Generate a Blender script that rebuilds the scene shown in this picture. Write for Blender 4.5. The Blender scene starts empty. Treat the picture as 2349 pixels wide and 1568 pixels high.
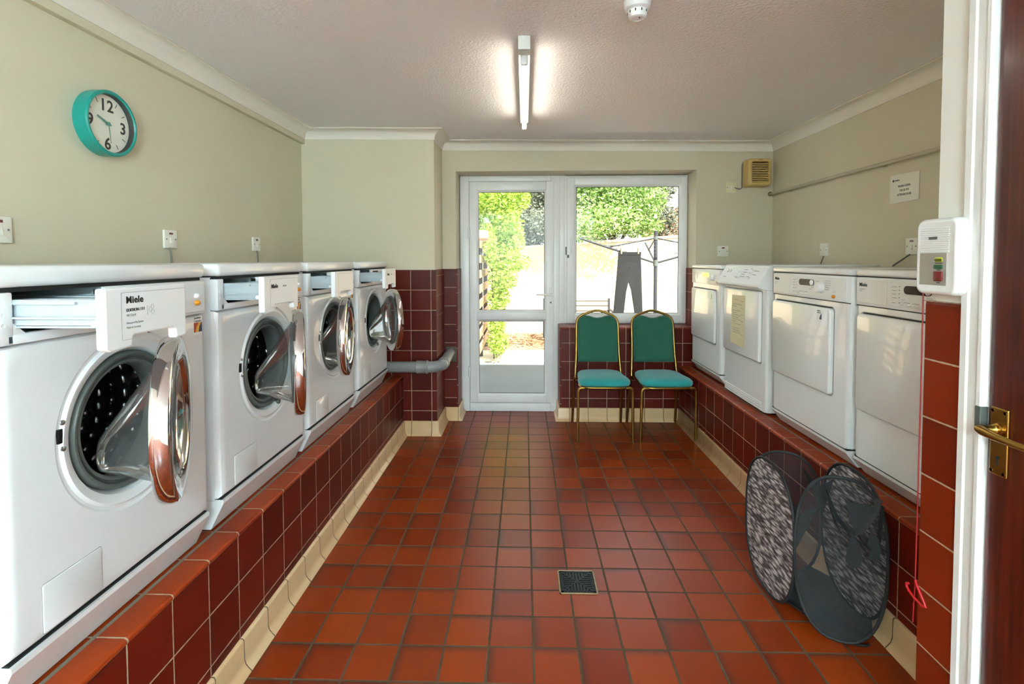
import bpy, bmesh, math, random
from mathutils import Vector, Matrix, noise
C = bpy.context.scene
COL = C.collection
PI = math.pi
R = math.radians

# ------------------------------------------------------------------ camera
FPX, PITCH, YAW, ROLL, PCX, PCY, EYE = 1175.12, .0368, -.0298, .0025, 1168.23, 638.71, 1.32
cam = bpy.data.cameras.new('camera')
cam.sensor_fit = 'HORIZONTAL'
cam.sensor_width = 36.0
cam.lens = FPX * 36.0 / 2349.0
cam.shift_x = (2349 / 2 - PCX) / 2349
cam.shift_y = (PCY - 1568 / 2) / 2349
cam.clip_start = .02
cam.clip_end = 200
cam_o = bpy.data.objects.new('camera', cam)
COL.objects.link(cam_o)
fwd = Vector((math.sin(YAW) * math.cos(PITCH), math.cos(YAW) * math.cos(PITCH), -math.sin(PITCH)))
rt = fwd.cross(Vector((0, 0, 1))).normalized()
dn = fwd.cross(rt)
r2 = rt * math.cos(ROLL) + dn * math.sin(ROLL)
d2 = dn * math.cos(ROLL) - rt * math.sin(ROLL)
cam_o.matrix_world = Matrix(((r2.x, -d2.x, -fwd.x, 0), (r2.y, -d2.y, -fwd.y, 0), (r2.z, -d2.z, -fwd.z, EYE), (0, 0, 0, 1)))
C.camera = cam_o

# ------------------------------------------------------------------ world, sun, exposure
C.view_settings.view_transform = 'Standard'
C.view_settings.look = 'None'
C.view_settings.gamma = 1
C.view_settings.exposure = 2.48
C.cycles.use_denoising = True
C.cycles.max_bounces = 9
C.cycles.diffuse_bounces = 5
C.cycles.glossy_bounces = 5
C.cycles.transparent_max_bounces = 16
C.cycles.sample_clamp_indirect = 8
W = bpy.data.worlds.new('sky')
C.world = W
W.use_nodes = True
wn = W.node_tree.nodes
wl = W.node_tree.links
bg = wn['Background']
bg.inputs[0].default_value = (.86, .93, 1, 1)
bg.inputs[1].default_value = .52
sun = bpy.data.lights.new('sun', 'SUN')
sun.energy = 4.2
sun.color = (1, .95, .86)
sun.angle = R(.6)
sun_o = bpy.data.objects.new('sun', sun)
COL.objects.link(sun_o)
sun_o.rotation_euler = Vector((-.42, .78, -1)).to_track_quat('-Z', 'Y').to_euler()
TUBE = 4.2          # radiance of the fluorescent tube over the aisle
TUBE_FILL = 285.0     # two unseen battens added behind the viewpoint as fill light

# ------------------------------------------------------------------ materials
def lin(h):
    h = h.lstrip('#')
    v = [int(h[i:i + 2], 16) / 255 for i in (0, 2, 4)]
    return tuple((c / 12.92 if c <= .04045 else ((c + .055) / 1.055) ** 2.4) for c in v) + (1,)
class NT:
    def __init__(s, name):
        s.m = bpy.data.materials.new(name); s.m.use_nodes = True
        s.t = s.m.node_tree; s.b = s.t.nodes['Principled BSDF']; s.out = s.t.nodes['Material Output']
    def n(s, typ, **kw):
        nd = s.t.nodes.new(typ)
        for k, v in kw.items(): setattr(nd, k, v)
        return nd
    def l(s, a, b): s.t.links.new(a, b)
    def math(s, op, a, b=None, c=None):
        nd = s.n('ShaderNodeMath', operation=op)
        for i, v in enumerate((a, b, c)):
            if v is None: continue
            if isinstance(v, (int, float)): nd.inputs[i].default_value = v
            else: s.l(v, nd.inputs[i])
        return nd.outputs[0]
    def mix(s, f, a, b, blend='MIX'):
        nd = s.n('ShaderNodeMix', data_type='RGBA', blend_type=blend)
        for i, v in ((0, f), (6, a), (7, b)):
            if isinstance(v, (int, float, tuple)): nd.inputs[i].default_value = v
            else: s.l(v, nd.inputs[i])
        return nd.outputs[2]
    def coord(s, kind='Object'): return s.n('ShaderNodeTexCoord').outputs[kind]
    def noise(s, scale, detail=3, vec=None, rough=.5):
        nd = s.n('ShaderNodeTexNoise'); nd.inputs['Scale'].default_value = scale
        nd.inputs['Detail'].default_value = detail; nd.inputs['Roughness'].default_value = rough
        s.l(vec if vec is not None else s.coord(), nd.inputs['Vector']); return nd.outputs[0]
    def ramp(s, f, stops):
        nd = s.n('ShaderNodeValToRGB'); e = nd.color_ramp.elements
        while len(e) < len(stops): e.new(.5)
        for el, (p, c) in zip(e, stops): el.position = p; el.color = c
        s.l(f, nd.inputs[0]); return nd.outputs[0]
    def bump(s, h, strength=.2, dist=.01):
        nd = s.n('ShaderNodeBump'); nd.inputs['Strength'].default_value = strength; nd.inputs['Distance'].default_value = dist
        s.l(h, nd.inputs['Height']); s.l(nd.outputs[0], s.b.inputs['Normal'])
    def set(s, **kw):
        for k, v in kw.items(): s.b.inputs[k.replace('_', ' ')].default_value = v
def plain(name, col, rough=.5, metal=0, var=.06, scale=6, coat=0, spec=.5):
    t = NT(name); c = lin(col)
    t.set(Roughness=rough, Metallic=metal)
    t.b.inputs['Coat Weight'].default_value = coat
    t.b.inputs['Coat Roughness'].default_value = .05
    t.b.inputs['Specular IOR Level'].default_value = spec
    k = t.noise(scale, 3)
    t.l(t.mix(k, tuple(x * (1 - var) for x in c[:3]) + (1,), tuple(min(1, x * (1 + var)) for x in c[:3]) + (1,)), t.b.inputs['Base Color'])
    return t.m
def glow(name, col, s):
    t = NT(name); t.set(Base_Color=lin(col), Roughness=.4)
    t.b.inputs['Emission Color'].default_value = lin(col); t.b.inputs['Emission Strength'].default_value = s
    return t.m
def tile_mat(name, u, v, pu, pv, ou, ov, ca, cb, grout, gw=.006, rough=.3, edge=.55, seed=0.0, spec=.25, coat=0.0):
    """square tiles laid on the two named object axes; per-tile colour, flashed darker edges, recessed joints"""
    t = NT(name)
    sp = t.n('ShaderNodeSeparateXYZ'); t.l(t.coord(), sp.inputs[0])
    A = {'X': sp.outputs[0], 'Y': sp.outputs[1], 'Z': sp.outputs[2]}
    U = t.math('DIVIDE', t.math('SUBTRACT', A[u], ou), pu)
    fu = t.math('FRACT', U); iu = t.math('FLOOR', U)
    du = t.math('MULTIPLY', t.math('MINIMUM', fu, t.math('SUBTRACT', 1.0, fu)), pu)
    if v:
        V = t.math('DIVIDE', t.math('SUBTRACT', A[v], ov), pv)
        fv = t.math('FRACT', V); iv = t.math('FLOOR', V)
        dv = t.math('MULTIPLY', t.math('MINIMUM', fv, t.math('SUBTRACT', 1.0, fv)), pv)
        d = t.math('MINIMUM', du, dv)
    else:
        fv, iv, d = fu, t.math('MULTIPLY', iu, 0.0), du
    cb_ = t.n('ShaderNodeCombineXYZ'); t.l(iu, cb_.inputs[0]); t.l(iv, cb_.inputs[1]); cb_.inputs[2].default_value = seed
    wnz = t.n('ShaderNodeTexWhiteNoise'); t.l(cb_.outputs[0], wnz.inputs[0])
    big = t.noise(9, 4)
    base = t.mix(wnz.outputs[0], lin(ca), lin(cb))
    base = t.mix(t.math('MULTIPLY', big, .55), base, t.mix(.5, base, lin(cb)))
    sc = t.n('ShaderNodeSeparateColor'); t.l(wnz.outputs[1], sc.inputs[0])
    # flashed edge on some tiles, on one of their sides
    def flash(f, r, thr):
        on = t.math('GREATER_THAN', r, thr)
        w = t.math('SUBTRACT', 1.0, t.math('MINIMUM', t.math('MULTIPLY', f, 4.5), 1.0))
        return t.math('MULTIPLY', on, t.math('POWER', w, 1.4))
    fl = t.math('MAXIMUM', flash(fu, sc.outputs[0], .62), flash(t.math('SUBTRACT', 1.0, fv), sc.outputs[1], .62))
    base = t.mix(t.math('MULTIPLY', fl, edge), base, (.035, .016, .012, 1))
    wob = t.math('MULTIPLY', t.math('SUBTRACT', t.noise(45, 2), .5), .0022)
    m = t.n('ShaderNodeMapRange', interpolation_type='SMOOTHSTEP')
    t.l(t.math('ADD', d, wob), m.inputs[0]); m.inputs[1].default_value = gw * .38; m.inputs[2].default_value = gw * .62
    gcol = t.mix(t.noise(14, 3), lin(grout), tuple(c * .55 for c in lin(grout)[:3]) + (1,))
    t.l(t.mix(m.outputs[0], gcol, base), t.b.inputs['Base Color'])
    rr = t.math('ADD', t.math('MULTIPLY', t.math('SUBTRACT', 1.0, m.outputs[0]), .45), rough + .02)
    t.l(rr, t.b.inputs['Roughness'])  # even gloss on the tile faces, matt joints
    t.b.inputs['Specular IOR Level'].default_value = spec
    t.b.inputs['Coat Weight'].default_value = coat; t.b.inputs['Coat Roughness'].default_value = .12
    h = t.math('ADD', m.outputs[0], t.math('MULTIPLY', t.noise(12, 2), .12))
    h = t.math('ADD', h, t.math('MULTIPLY', wnz.outputs[0], .2))
    t.bump(h, .35, .002)
    return t.m
FA, FB = '#95390d', '#782608'
WA, WB = '#6c1c0e', '#561208'
M = {}
M['floor'] = tile_mat('quarry_floor', 'X', 'Y', .1522, .1522, .0281, 1.6993, FA, FB, '#5f4b38', .008, .27, .75, 1.0, .25)
M['tile_yz'] = tile_mat('glazed_tile_side', 'Y', 'Z', .1525, .152, 1.576, .441, WA, WB, '#c4a78c', .0045, .36, .35, 2.0, .14)
M['tile_xz'] = tile_mat('glazed_tile_front', 'X', 'Z', .1525, .152, -.70, 1.247, '#5e170b', '#4a0f07', '#c4a78c', .0045, .34, .35, 3.0, .18)
M['tile_nib'] = tile_mat('glazed_tile_nib', 'Y', 'Z', .30, .152, 1.17, 1.212, '#81290d', '#6b1e09', '#c4a78c', .0045, .28, .3, 4.0)
M['bullnose'] = tile_mat('bullnose_tile', 'Y', None, .1525, 1, 1.576, 0, '#9c3c14', '#822a0a', '#c4a78c', .0045, .28, .2, 5.0, .15)
M['bullnose_x'] = tile_mat('bullnose_tile_front', 'X', None, .1525, 1, -.7, 0, '#8a3420', '#742414', '#c4a78c', .0045, .3, .2, 6.0)
M['cove_y'] = tile_mat('cream_cove_side', 'Y', None, .1525, 1, 1.576, 0, '#dfbd92', '#d6b285', '#6d5a44', .0045, .22, 0, 7.0, .5)
M['cove_x'] = tile_mat('cream_cove_front', 'X', None, .1525, 1, -.7, 0, '#dfbd92', '#d6b285', '#6d5a44', .0045, .22, 0, 8.0, .5)
def paint(name, ca, cb, scale, bump, rough=.75, dist=.003):
    t = NT(name); t.set(Roughness=rough)
    t.l(t.mix(t.noise(1.7, 4), lin(ca), lin(cb)), t.b.inputs['Base Color'])
    t.bump(t.noise(scale, 4), bump, dist)
    return t.m
M['wall'] = paint('beige_paint', '#d3cbb3', '#ccc2a8', 55, .08)
M['nibwall'] = paint('pale_paint', '#efeee9', '#eae8e1', 55, .05)
M['coving'] = paint('white_coving', '#e6e0d4', '#e1dacd', 30, .02, .6)
t = NT('artex_ceiling'); t.set(Roughness=.62)
t.l(t.mix(t.noise(1.2, 3), lin('#f1eff0'), lin('#ebe8e8')), t.b.inputs['Base Color'])
vo = t.n('ShaderNodeTexVoronoi', feature='SMOOTH_F1'); vo.inputs['Scale'].default_value = 95; t.l(t.coord(), vo.inputs['Vector'])
t.bump(t.math('ADD', vo.outputs[0], t.math('MULTIPLY', t.noise(85, 3), 1.2)), .4, .005)
M['ceiling'] = t.m
M['white'] = plain('white_enamel', '#e6e7e8', .38, 0, .01, 3, .6)
M['white2'] = plain('white_plastic', '#e8e9ea', .36, 0, .01, 5)
M['panelgrey'] = plain('pale_grey_fascia', '#e4e5e4', .4, 0, .01, 5)
M['upvc'] = plain('white_upvc', '#eeeeec', .3, 0, .01, 4)
M['gloss'] = plain('white_gloss_paint', '#e5e5e4', .3, 0, .015, 9)
M['bullrim'] = plain('grey_sealant', '#7d7a6c', .7, 0, .15, 30)
M['greyrub'] = plain('grey_rubber', '#565b57', .42, 0, .06, 9)
M['black'] = plain('black_plastic', '#0d0d0d', .2, 0, .05, 5)
M['ink'] = plain('black_print', '#141414', .6, 0, 0, 5)
M['greyink'] = plain('grey_print', '#9a9a96', .6, 0, 0, 5)
M['tray'] = plain('pale_blue_grey_tray', '#aab2b6', .35, 0, .02, 5)
M['dark'] = plain('dark_gap', '#191816', .8, 0, .05, 5)
M['orange'] = plain('orange_button', '#dd8f22', .35, 0, .05, 20)
M['chrome'] = plain('chrome', '#d8d8d8', .05, 1, .01, 4)
M['steel'] = plain('drum_steel', '#3d3d3d', .26, 1, .1, 12)
M['brass'] = plain('aged_brass', '#b08c44', .28, 1, .2, 30)
M['goldtube'] = plain('gold_frame_tube', '#9c7c3e', .32, 1, .12, 25)
M['galv'] = plain('galvanised_steel', '#8d9094', .5, .6, .15, 12)
M['teal'] = plain('teal_clock_plastic', '#178f83', .3, 0, .03, 5)
M['clockface'] = plain('clock_face', '#e3e0d2', .6, 0, .01, 5)
M['numeral'] = plain('clock_numeral', '#3c3a34', .6, 0, .02, 5)
M['hand'] = plain('clock_hand', '#5f9384', .5, 0, .02, 5)
M['pipegrey'] = plain('grey_plastic_pipe', '#8b8d8e', .35, 0, .03, 9)
M['patch'] = plain('mortar_patch', '#5a5348', .9, 0, .25, 25)
M['cream'] = plain('aged_cream_plastic', '#c9ab6a', .45, 0, .05, 6)
M['creamdark'] = plain('cream_grille_gap', '#8a7340', .6, 0, .05, 6)
M['railpaint'] = plain('painted_pipe', '#b8b09a', .5, 0, .04, 20)
M['paper'] = plain('white_paper', '#e2dfd2', .7, 0, .03, 10)
M['papery'] = plain('yellowed_paper', '#ddd3ae', .7, 0, .04, 10)
M['neon'] = plain('dark_red_neon', '#5a1212', .3, 0, .02, 5)
M['socket'] = plain('white_socket_plastic', '#e4e0d2', .35, 0, .01, 5)
M['cordgrey'] = plain('grey_cable', '#77746c', .5, 0, .05, 5)
M['redcord'] = plain('red_cord', '#8e1218', .45, 0, .05, 40)
M['redplastic'] = plain('red_plastic', '#b0121a', .3, 0, .04, 20)
M['silver'] = plain('silver_label', '#aaa59b', .35, .3, .02, 10)
M['ylw'] = plain('yellow_button', '#b6b83a', .3, 0, .05, 10)
M['ylwd'] = plain('olive_lens', '#54560c', .2, 0, .05, 10)
M['grn'] = plain('green_button', '#2f5a3c', .3, 0, .05, 10)
M['redb'] = plain('dark_red_button', '#6c2320', .3, 0, .05, 10)
M['stred'] = plain('sticker_red', '#c0341f', .4, 0, .02, 5)
M['stblue'] = plain('sticker_blue', '#23205e', .4, 0, .02, 5)
M['styel'] = plain('sticker_yellow', '#e7b02c', .4, 0, .02, 5)
M['lcd'] = glow('green_display', '#a9d24a', .5)
M['drainm'] = plain('dark_cast_grate', '#2a2f30', .4, .6, .25, 30)
M['drainrim'] = plain('worn_metal_rim', '#9c8a68', .5, .4, .3, 40)
M['strap'] = plain('black_webbing', '#17181a', .7, 0, .12, 60)
M['basefab'] = plain('charcoal_fabric', '#1d1f21', .85, 0, .1, 40)
M['tube'] = glow('fluorescent_tube', '#fff6e6', TUBE)
M['tube_fill'] = glow('added_fill_tube', '#c6eaf8', TUBE_FILL)
M['batten'] = plain('batten_enamel', '#d6d6d2', .4, 0, .02, 5)
def fabric(name, ca, cb):
    t = NT(name); t.set(Roughness=.9)
    t.l(t.mix(t.noise(140, 2), lin(ca), lin(cb)), t.b.inputs['Base Color'])
    t.b.inputs['Sheen Weight'].default_value = .3
    t.bump(t.noise(400, 1), .3, .001)
    return t.m
M['seatfab'] = fabric('teal_seat_fabric', '#209a9b', '#198889')
M['backfab'] = fabric('green_back_fabric', '#1b604b', '#15513e')
M['denim'] = fabric('charcoal_cloth', '#0c0d0f', '#08090a')
M['airer'] = plain('weathered_grey_metal', '#34363a', .6, .2, .15, 12)
# mahogany
t = NT('mahogany'); t.set(Roughness=.3)
mp = t.n('ShaderNodeMapping'); mp.inputs['Scale'].default_value = (30, 30, .7); t.l(t.coord(), mp.inputs[0])
t.l(t.ramp(t.noise(3, 6, mp.outputs[0], .65), [(.25, lin('#2a0804')), (.5, lin('#471206')), (.75, lin('#611c09'))]), t.b.inputs['Base Color'])
t.b.inputs['Coat Weight'].default_value = .4; t.b.inputs['Coat Roughness'].default_value = .15
M['mahogany'] = t.m
def see_through(name, tint, gl, rough=.02, dark=None, f=.0):
    """clear sheet: transparent body, fresnel reflections (and, for netting, a share of thread)"""
    t = NT(name)
    tr = t.n('ShaderNodeBsdfTransparent'); tr.inputs[0].default_value = tint
    g = t.n('ShaderNodeBsdfGlossy'); g.inputs['Roughness'].default_value = rough
    lw = t.n('ShaderNodeLayerWeight'); lw.inputs[0].default_value = .25
    ms = t.n('ShaderNodeMixShader')
    t.l(t.math('ADD', t.math('MULTIPLY', lw.outputs['Fresnel'], gl), .01), ms.inputs[0])
    t.l(tr.outputs[0], ms.inputs[1]); t.l(g.outputs[0], ms.inputs[2])
    o = ms.outputs[0]
    if dark:
        di = t.n('ShaderNodeBsdfDiffuse'); di.inputs[0].default_value = dark
        m2 = t.n('ShaderNodeMixShader'); m2.inputs[0].default_value = f
        t.l(o, m2.inputs[1]); t.l(di.outputs[0], m2.inputs[2]); o = m2.outputs[0]
    t.l(o, t.out.inputs[0])
    return t.m
M['pane'] = see_through('window_glass', (.97, .98, .97, 1), .5)
M['bowl'] = see_through('clear_door_bowl', (.90, .92, .91, 1), .75, .03, (.6, .64, .64, 1), .05)
M['net'] = see_through('black_netting', (1, 1, 1, 1), 0, .5, lin('#3c3e40'), .47)
# braided print of the hamper
t = NT('braided_print'); t.set(Roughness=.8)
mp = t.n('ShaderNodeMapping'); mp.vector_type = 'POINT'; mp.inputs['Rotation'].default_value = (R(8), 0, 0); mp.inputs['Scale'].default_value = (0, 25, 112)
t.l(t.coord(), mp.inputs[0])
vo = t.n('ShaderNodeTexVoronoi', feature='F1'); vo.inputs['Scale'].default_value = 1.0; vo.inputs['Randomness'].default_value = .75
t.l(mp.outputs[0], vo.inputs['Vector'])
cc = t.ramp(vo.outputs[0], [(.0, lin('#ded4d5')), (.38, lin('#b9adae')), (.6, lin('#5a4f51')), (.8, lin('#161213'))])
bn = t.n('ShaderNodeSeparateColor'); t.l(vo.outputs[1], bn.inputs[0])
t.l(t.mix(t.math('MULTIPLY', bn.outputs[0], .45), cc, lin('#4c4446')), t.b.inputs['Base Color'])
M['braid'] = t.m
# outdoors
M['render_wall'] = paint('pale_boundary_wall', '#dccaa9', '#d3bf9b', 30, .1, .9)
M['concrete'] = paint('grey_concrete', '#74797b', '#63696b', 22, .2, .85)
M['gravelpath'] = paint('pale_paving', '#cfc4ae', '#bfb196', 30, .2, .9)
M['soil'] = paint('dry_soil', '#a08468', '#7f6450', 25, .6, .95, .02)
M['timber'] = paint('weathered_timber', '#c0a184', '#a88a6c', 20, .1, .8)
M['benchwood'] = paint('grey_bench_wood', '#5a5046', '#4b423a', 20, .1, .85)
M['timberdark'] = paint('dark_timber_post', '#4a4038', '#3a322c', 20, .1, .85)
def leaf(name, ca, cb, cc):
    t = NT(name); t.set(Roughness=.55)
    gi = t.n('ShaderNodeNewGeometry')
    k = t.n('ShaderNodeSeparateColor')
    wnz = t.n('ShaderNodeTexWhiteNoise', noise_dimensions='1D'); t.l(gi.outputs['Random Per Island'], wnz.inputs['W'])
    col = t.ramp(wnz.outputs[0], [(.0, lin(ca)), (.5, lin(cb)), (1, lin(cc))])
    t.l(col, t.b.inputs['Base Color'])
    tr = t.n('ShaderNodeBsdfTranslucent'); t.l(col, tr.inputs[0])
    ms = t.n('ShaderNodeMixShader'); ms.inputs[0].default_value = .4
    t.l(t.b.outputs[0], ms.inputs[1]); t.l(tr.outputs[0], ms.inputs[2]); t.l(ms.outputs[0], t.out.inputs[0])
    return t.m
M['leaf_lime'] = leaf('lime_leaves', '#6f8f30', '#a3c048', '#cbdc74')
M['leaf_mid'] = leaf('mid_green_leaves', '#47702c', '#8fb155', '#d6e4ae')
M['leaf_grey'] = leaf('grey_green_leaves', '#3b4534', '#77806a', '#b9bda8')
M['leaf_dry'] = leaf('dry_leaves', '#6b4a30', '#a5805a', '#d8bc94')
M['bark'] = paint('bark', '#6a5a4a', '#54463a', 30, .4, .9)
t = NT('red_brick'); t.set(Roughness=.9)
br = t.n('ShaderNodeTexBrick'); br.inputs['Scale'].default_value = 3.4; br.inputs['Color1'].default_value = lin('#c06a4c'); br.inputs['Color2'].default_value = lin('#b25a40'); br.inputs['Mortar'].default_value = lin('#c8a58c')
mp = t.n('ShaderNodeMapping'); mp.inputs['Rotation'].default_value = (R(90), 0, 0); t.l(t.coord(), mp.inputs[0]); t.l(mp.outputs[0], br.inputs['Vector'])
t.l(br.outputs[0], t.b.inputs['Base Color'])
M['brick'] = t.m
M['roof'] = paint('slate_roof', '#8d8a8a', '#7b7878', 18, .2, .8)

# ------------------------------------------------------------------ mesh helpers
class MB:
    def __init__(s): s.bm = bmesh.new()
    def box(s, x0, x1, y0, y1, z0, z1, bev=0, seg=2, rot=None):
        r = bmesh.ops.create_cube(s.bm, size=1)
        vs = r['verts']
        bmesh.ops.scale(s.bm, vec=(abs(x1 - x0), abs(y1 - y0), abs(z1 - z0)), verts=vs)
        if bev:
            es = list({e for v in vs for e in v.link_edges})
            g = bmesh.ops.bevel(s.bm, geom=es, offset=bev, segments=seg, profile=.5, affect='EDGES')
            vs = list({v for v in g['verts']} | {v for f in g['faces'] for v in f.verts} | {v for v in vs if v.is_valid})
        if rot is not None: bmesh.ops.rotate(s.bm, cent=(0, 0, 0), matrix=rot, verts=vs)
        bmesh.ops.translate(s.bm, vec=((x0 + x1) / 2, (y0 + y1) / 2, (z0 + z1) / 2), verts=vs)
        return s
    def rings(s, rings, cap0=True, cap1=True, closed=True):
        vv = [[s.bm.verts.new(p) for p in r] for r in rings]
        n = len(vv[0])
        for a, b in zip(vv, vv[1:]):
            for i in range(n if closed else n - 1):
                j = (i + 1) % n
                try: s.bm.faces.new((a[i], a[j], b[j], b[i]))
                except ValueError: pass
        if cap0: s.bm.faces.new(list(reversed(vv[0])))
        if cap1: s.bm.faces.new(vv[-1])
        return s
    def tube(s, pts, r, seg=10, caps=True, closed=False, flat=None):
        """sweep of a round (or flat=(w,h) ribbon) section along points"""
        P = [Vector(p) for p in pts]; n = len(P)
        up = None; rings = []
        for i, p in enumerate(P):
            if closed: d = (P[(i + 1) % n] - P[i - 1])
            else: d = P[min(i + 1, n - 1)] - P[max(i - 1, 0)]
            d.normalize()
            if up is None:
                up = Vector((0, 0, 1)) if abs(d.z) < .9 else Vector((1, 0, 0))
            up = (up - d * up.dot(d))
            if up.length < 1e-6: up = d.orthogonal()
            up.normalize(); sd = d.cross(up)
            rr = r[i] if isinstance(r, (list, tuple)) else r
            if flat:
                rings.append([p + sd * (flat[0] / 2 * a) + up * (flat[1] / 2 * b) for a, b in ((-1, -1), (1, -1), (1, 1), (-1, 1))])
            else:
                rings.append([p + (sd * math.cos(2 * PI * k / seg) + up * math.sin(2 * PI * k / seg)) * rr for k in range(seg)])
        if closed: rings.append(rings[0])
        vv = []
        for q in (rings[:-1] if closed else rings): vv.append([s.bm.verts.new(x) for x in q])
        if closed: vv.append(vv[0])
        m = len(vv[0])
        for a, b in zip(vv, vv[1:]):
            for i in range(m):
                j = (i + 1) % m
                s.bm.faces.new((a[i], a[j], b[j], b[i]))
        if caps and not closed:
            s.bm.faces.new(list(reversed(vv[0]))); s.bm.faces.new(vv[-1])
        return s
    def cyl(s, p0, p1, r0, r1=None, seg=24): return s.tube([p0, p1], [r0, r0 if r1 is None else r1], seg)
    def lathe(s, prof, o=(0, 0, 0), ax='Z', seg=48, cap0=False, cap1=False, sgn=1):
        """prof: list of (radius, height along axis)"""
        rings = []
        for r, h in prof:
            ring = []
            for k in range(seg):
                a = 2 * PI * k / seg * sgn
                c, q = r * math.cos(a), r * math.sin(a)
                ring.append({'Z': (c, q, h), 'X': (h, c, q), 'Y': (q, h, c)}[ax])
            rings.append([Vector(p) + Vector(o) for p in ring])
        return s.rings(rings, cap0, cap1)
    def prism(s, poly, x0, x1, ax='X'):
        """poly of (a,b) pairs extruded along the axis; a,b are the two other axes in order"""
        f = {'X': lambda h, a, b: (h, a, b), 'Y': lambda h, a, b: (a, h, b), 'Z': lambda h, a, b: (a, b, h)}[ax]
        return s.rings([[f(x0, a, b) for a, b in poly], [f(x1, a, b) for a, b in poly]])
    def quad(s, *p): s.bm.faces.new([s.bm.verts.new(q) for q in p]); return s
    def xf(s, m): bmesh.ops.transform(s.bm, matrix=m, verts=s.bm.verts); return s
    def build(s, name, mat, parent=None, smooth=None, sub=0, loc=None, keep=False):
        bmesh.ops.recalc_face_normals(s.bm, faces=s.bm.faces)
        me = bpy.data.meshes.new(name); s.bm.to_mesh(me)
        if not keep: s.bm.free()
        o = bpy.data.objects.new(name, me); COL.objects.link(o)
        me.materials.append(M[mat] if isinstance(mat, str) else mat)
        if parent is not None: o.parent = parent
        if loc: o.location = loc
        if smooth:
            for p in me.polygons: p.use_smooth = True
            me.set_sharp_from_angle(angle=R(smooth))
        if sub:
            md = o.modifiers.new('sub', 'SUBSURF'); md.levels = sub; md.render_levels = sub
            for p in me.polygons: p.use_smooth = True
        return o
def rrect(y0, y1, z0, z1, r, n=6):
    P = []
    for cy, cz, a0 in ((y1 - r, z1 - r, 0), (y0 + r, z1 - r, 90), (y0 + r, z0 + r, 180), (y1 - r, z0 + r, 270)):
        for k in range(n + 1):
            a = R(a0 + 90 * k / n); P.append((cy + r * math.cos(a), cz + r * math.sin(a)))
    return P
def rplate(mb, x0, x1, y0, y1, z0, z1, r, bev=.003, n=6):
    """rounded-rectangle slab facing +x (x1 front) with an eased front edge"""
    q = lambda x, i: [(x, a, b) for a, b in rrect(y0 + i, y1 - i, z0 + i, z1 - i, max(r - i, .0005), n)]
    return mb.rings([q(x0, 0), q(x1 - bev, 0), q(x1 - bev * .3, bev * .3), q(x1, bev)])
def tag(o, label, cat, group=None, kind=None):
    if label: o['label'] = label
    if cat: o['category'] = cat
    if group: o['group'] = group
    if kind: o['kind'] = kind
    return o
def thing(name, label, cat, loc=(0, 0, 0), rz=0, group=None):
    o = bpy.data.objects.new(name, None); COL.objects.link(o)
    o.location = loc; o.rotation_euler = (0, 0, rz); o.empty_display_size = .1
    return tag(o, label, cat, group)
def S(o): o['kind'] = 'structure'; return o
def text(name, s, size, mat, parent, loc, facing='X', bold=0, align='LEFT', extr=.0004, sx=1.0):
    cu = bpy.data.curves.new(name, 'FONT'); cu.body = s; cu.size = size; cu.offset = bold; cu.space_character = 1.1 if bold else 1; cu.extrude = extr
    cu.align_x = align; cu.resolution_u = 3
    cu.materials.append(M[mat])
    tmp = bpy.data.objects.new(name, cu); COL.objects.link(tmp)
    bpy.context.view_layer.update()
    me = bpy.data.meshes.new_from_object(tmp.evaluated_get(bpy.context.evaluated_depsgraph_get()))
    bpy.data.objects.remove(tmp); bpy.data.curves.remove(cu)
    me.name = name
    o = bpy.data.objects.new(name, me); COL.objects.link(o); o.parent = parent
    col = {'X': ((0, 1, 0), (0, 0, 1), (1, 0, 0)), '-Y': ((1, 0, 0), (0, 0, 1), (0, -1, 0))}[facing]
    m = Matrix([[col[j][i] for j in range(3)] + [loc[i]] for i in range(3)] + [[0, 0, 0, 1]])
    o.matrix_local = m @ Matrix.Scale(sx, 4, (1, 0, 0))
    return o

# ================================================================== THE ROOM
XL, XR, YC, YB, YD, XN = -1.67, 1.99, 3.82, 4.19, 4.42, 1.045
XP = -.672                                   # outer face of the pier beside the garden door
PL, PR, PH = -.915, 1.258, .455              # plinth faces and height
def cz(x): return 2.274 - .012 * x           # the ceiling is a little lower on the right
S(MB().box(-1.8, 2.15, -3.6, 4.5, -.12, 0).build('floor', 'floor'))
mb = MB()
mb.rings([[(-1.8, -3.6, cz(-1.8)), (2.15, -3.6, cz(2.15)), (2.15, 4.5, cz(2.15)), (-1.8, 4.5, cz(-1.8))],
          [(-1.8, -3.6, 2.6), (2.15, -3.6, 2.6), (2.15, 4.5, 2.6), (-1.8, 4.5, 2.6)]])
S(mb.build('ceiling', 'ceiling'))
S(MB().box(-1.8, XL, -3.6, 4.5, 0, 2.35).build('wall_left', 'wall'))
mb = MB().box(XL, -.56, YB, 4.5, 0, 2.7).box(1.385, 2.15, YB, 4.5, 0, 2.7).box(-.56, 1.385, YB, 4.5, 2.04, 2.7).box(.30, 1.385, YB, 4.5, 0, .755)
S(mb.build('wall_back', 'wall'))
S(MB().box(XL, XP, YC, YB, 0, 2.35).build('wall_pier', 'wall'))
S(MB().box(XR, 2.15, 1.15, 4.5, 0, 2.35).build('wall_right', 'wall'))
S(MB().box(1.055, XR, 1.13, 1.343, 0, 2.35).build('wall_entrance', 'nibwall'))
mb = MB().box(1.10, 1.25, -3.6, .30, 0, 2.35).box(1.10, 1.25, .30, 1.13, 2.02, 2.35)
S(mb.build('wall_side', 'nibwall'))
S(MB().box(-1.8, 2.15, -3.7, -3.6, 0, 2.35).build('wall_rear', 'nibwall'))
# boxed strip under the left coving
S(MB().box(XL, XL + .028, -3.6, YC, 2.188, 2.35).build('trim_2', 'wall'))
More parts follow.
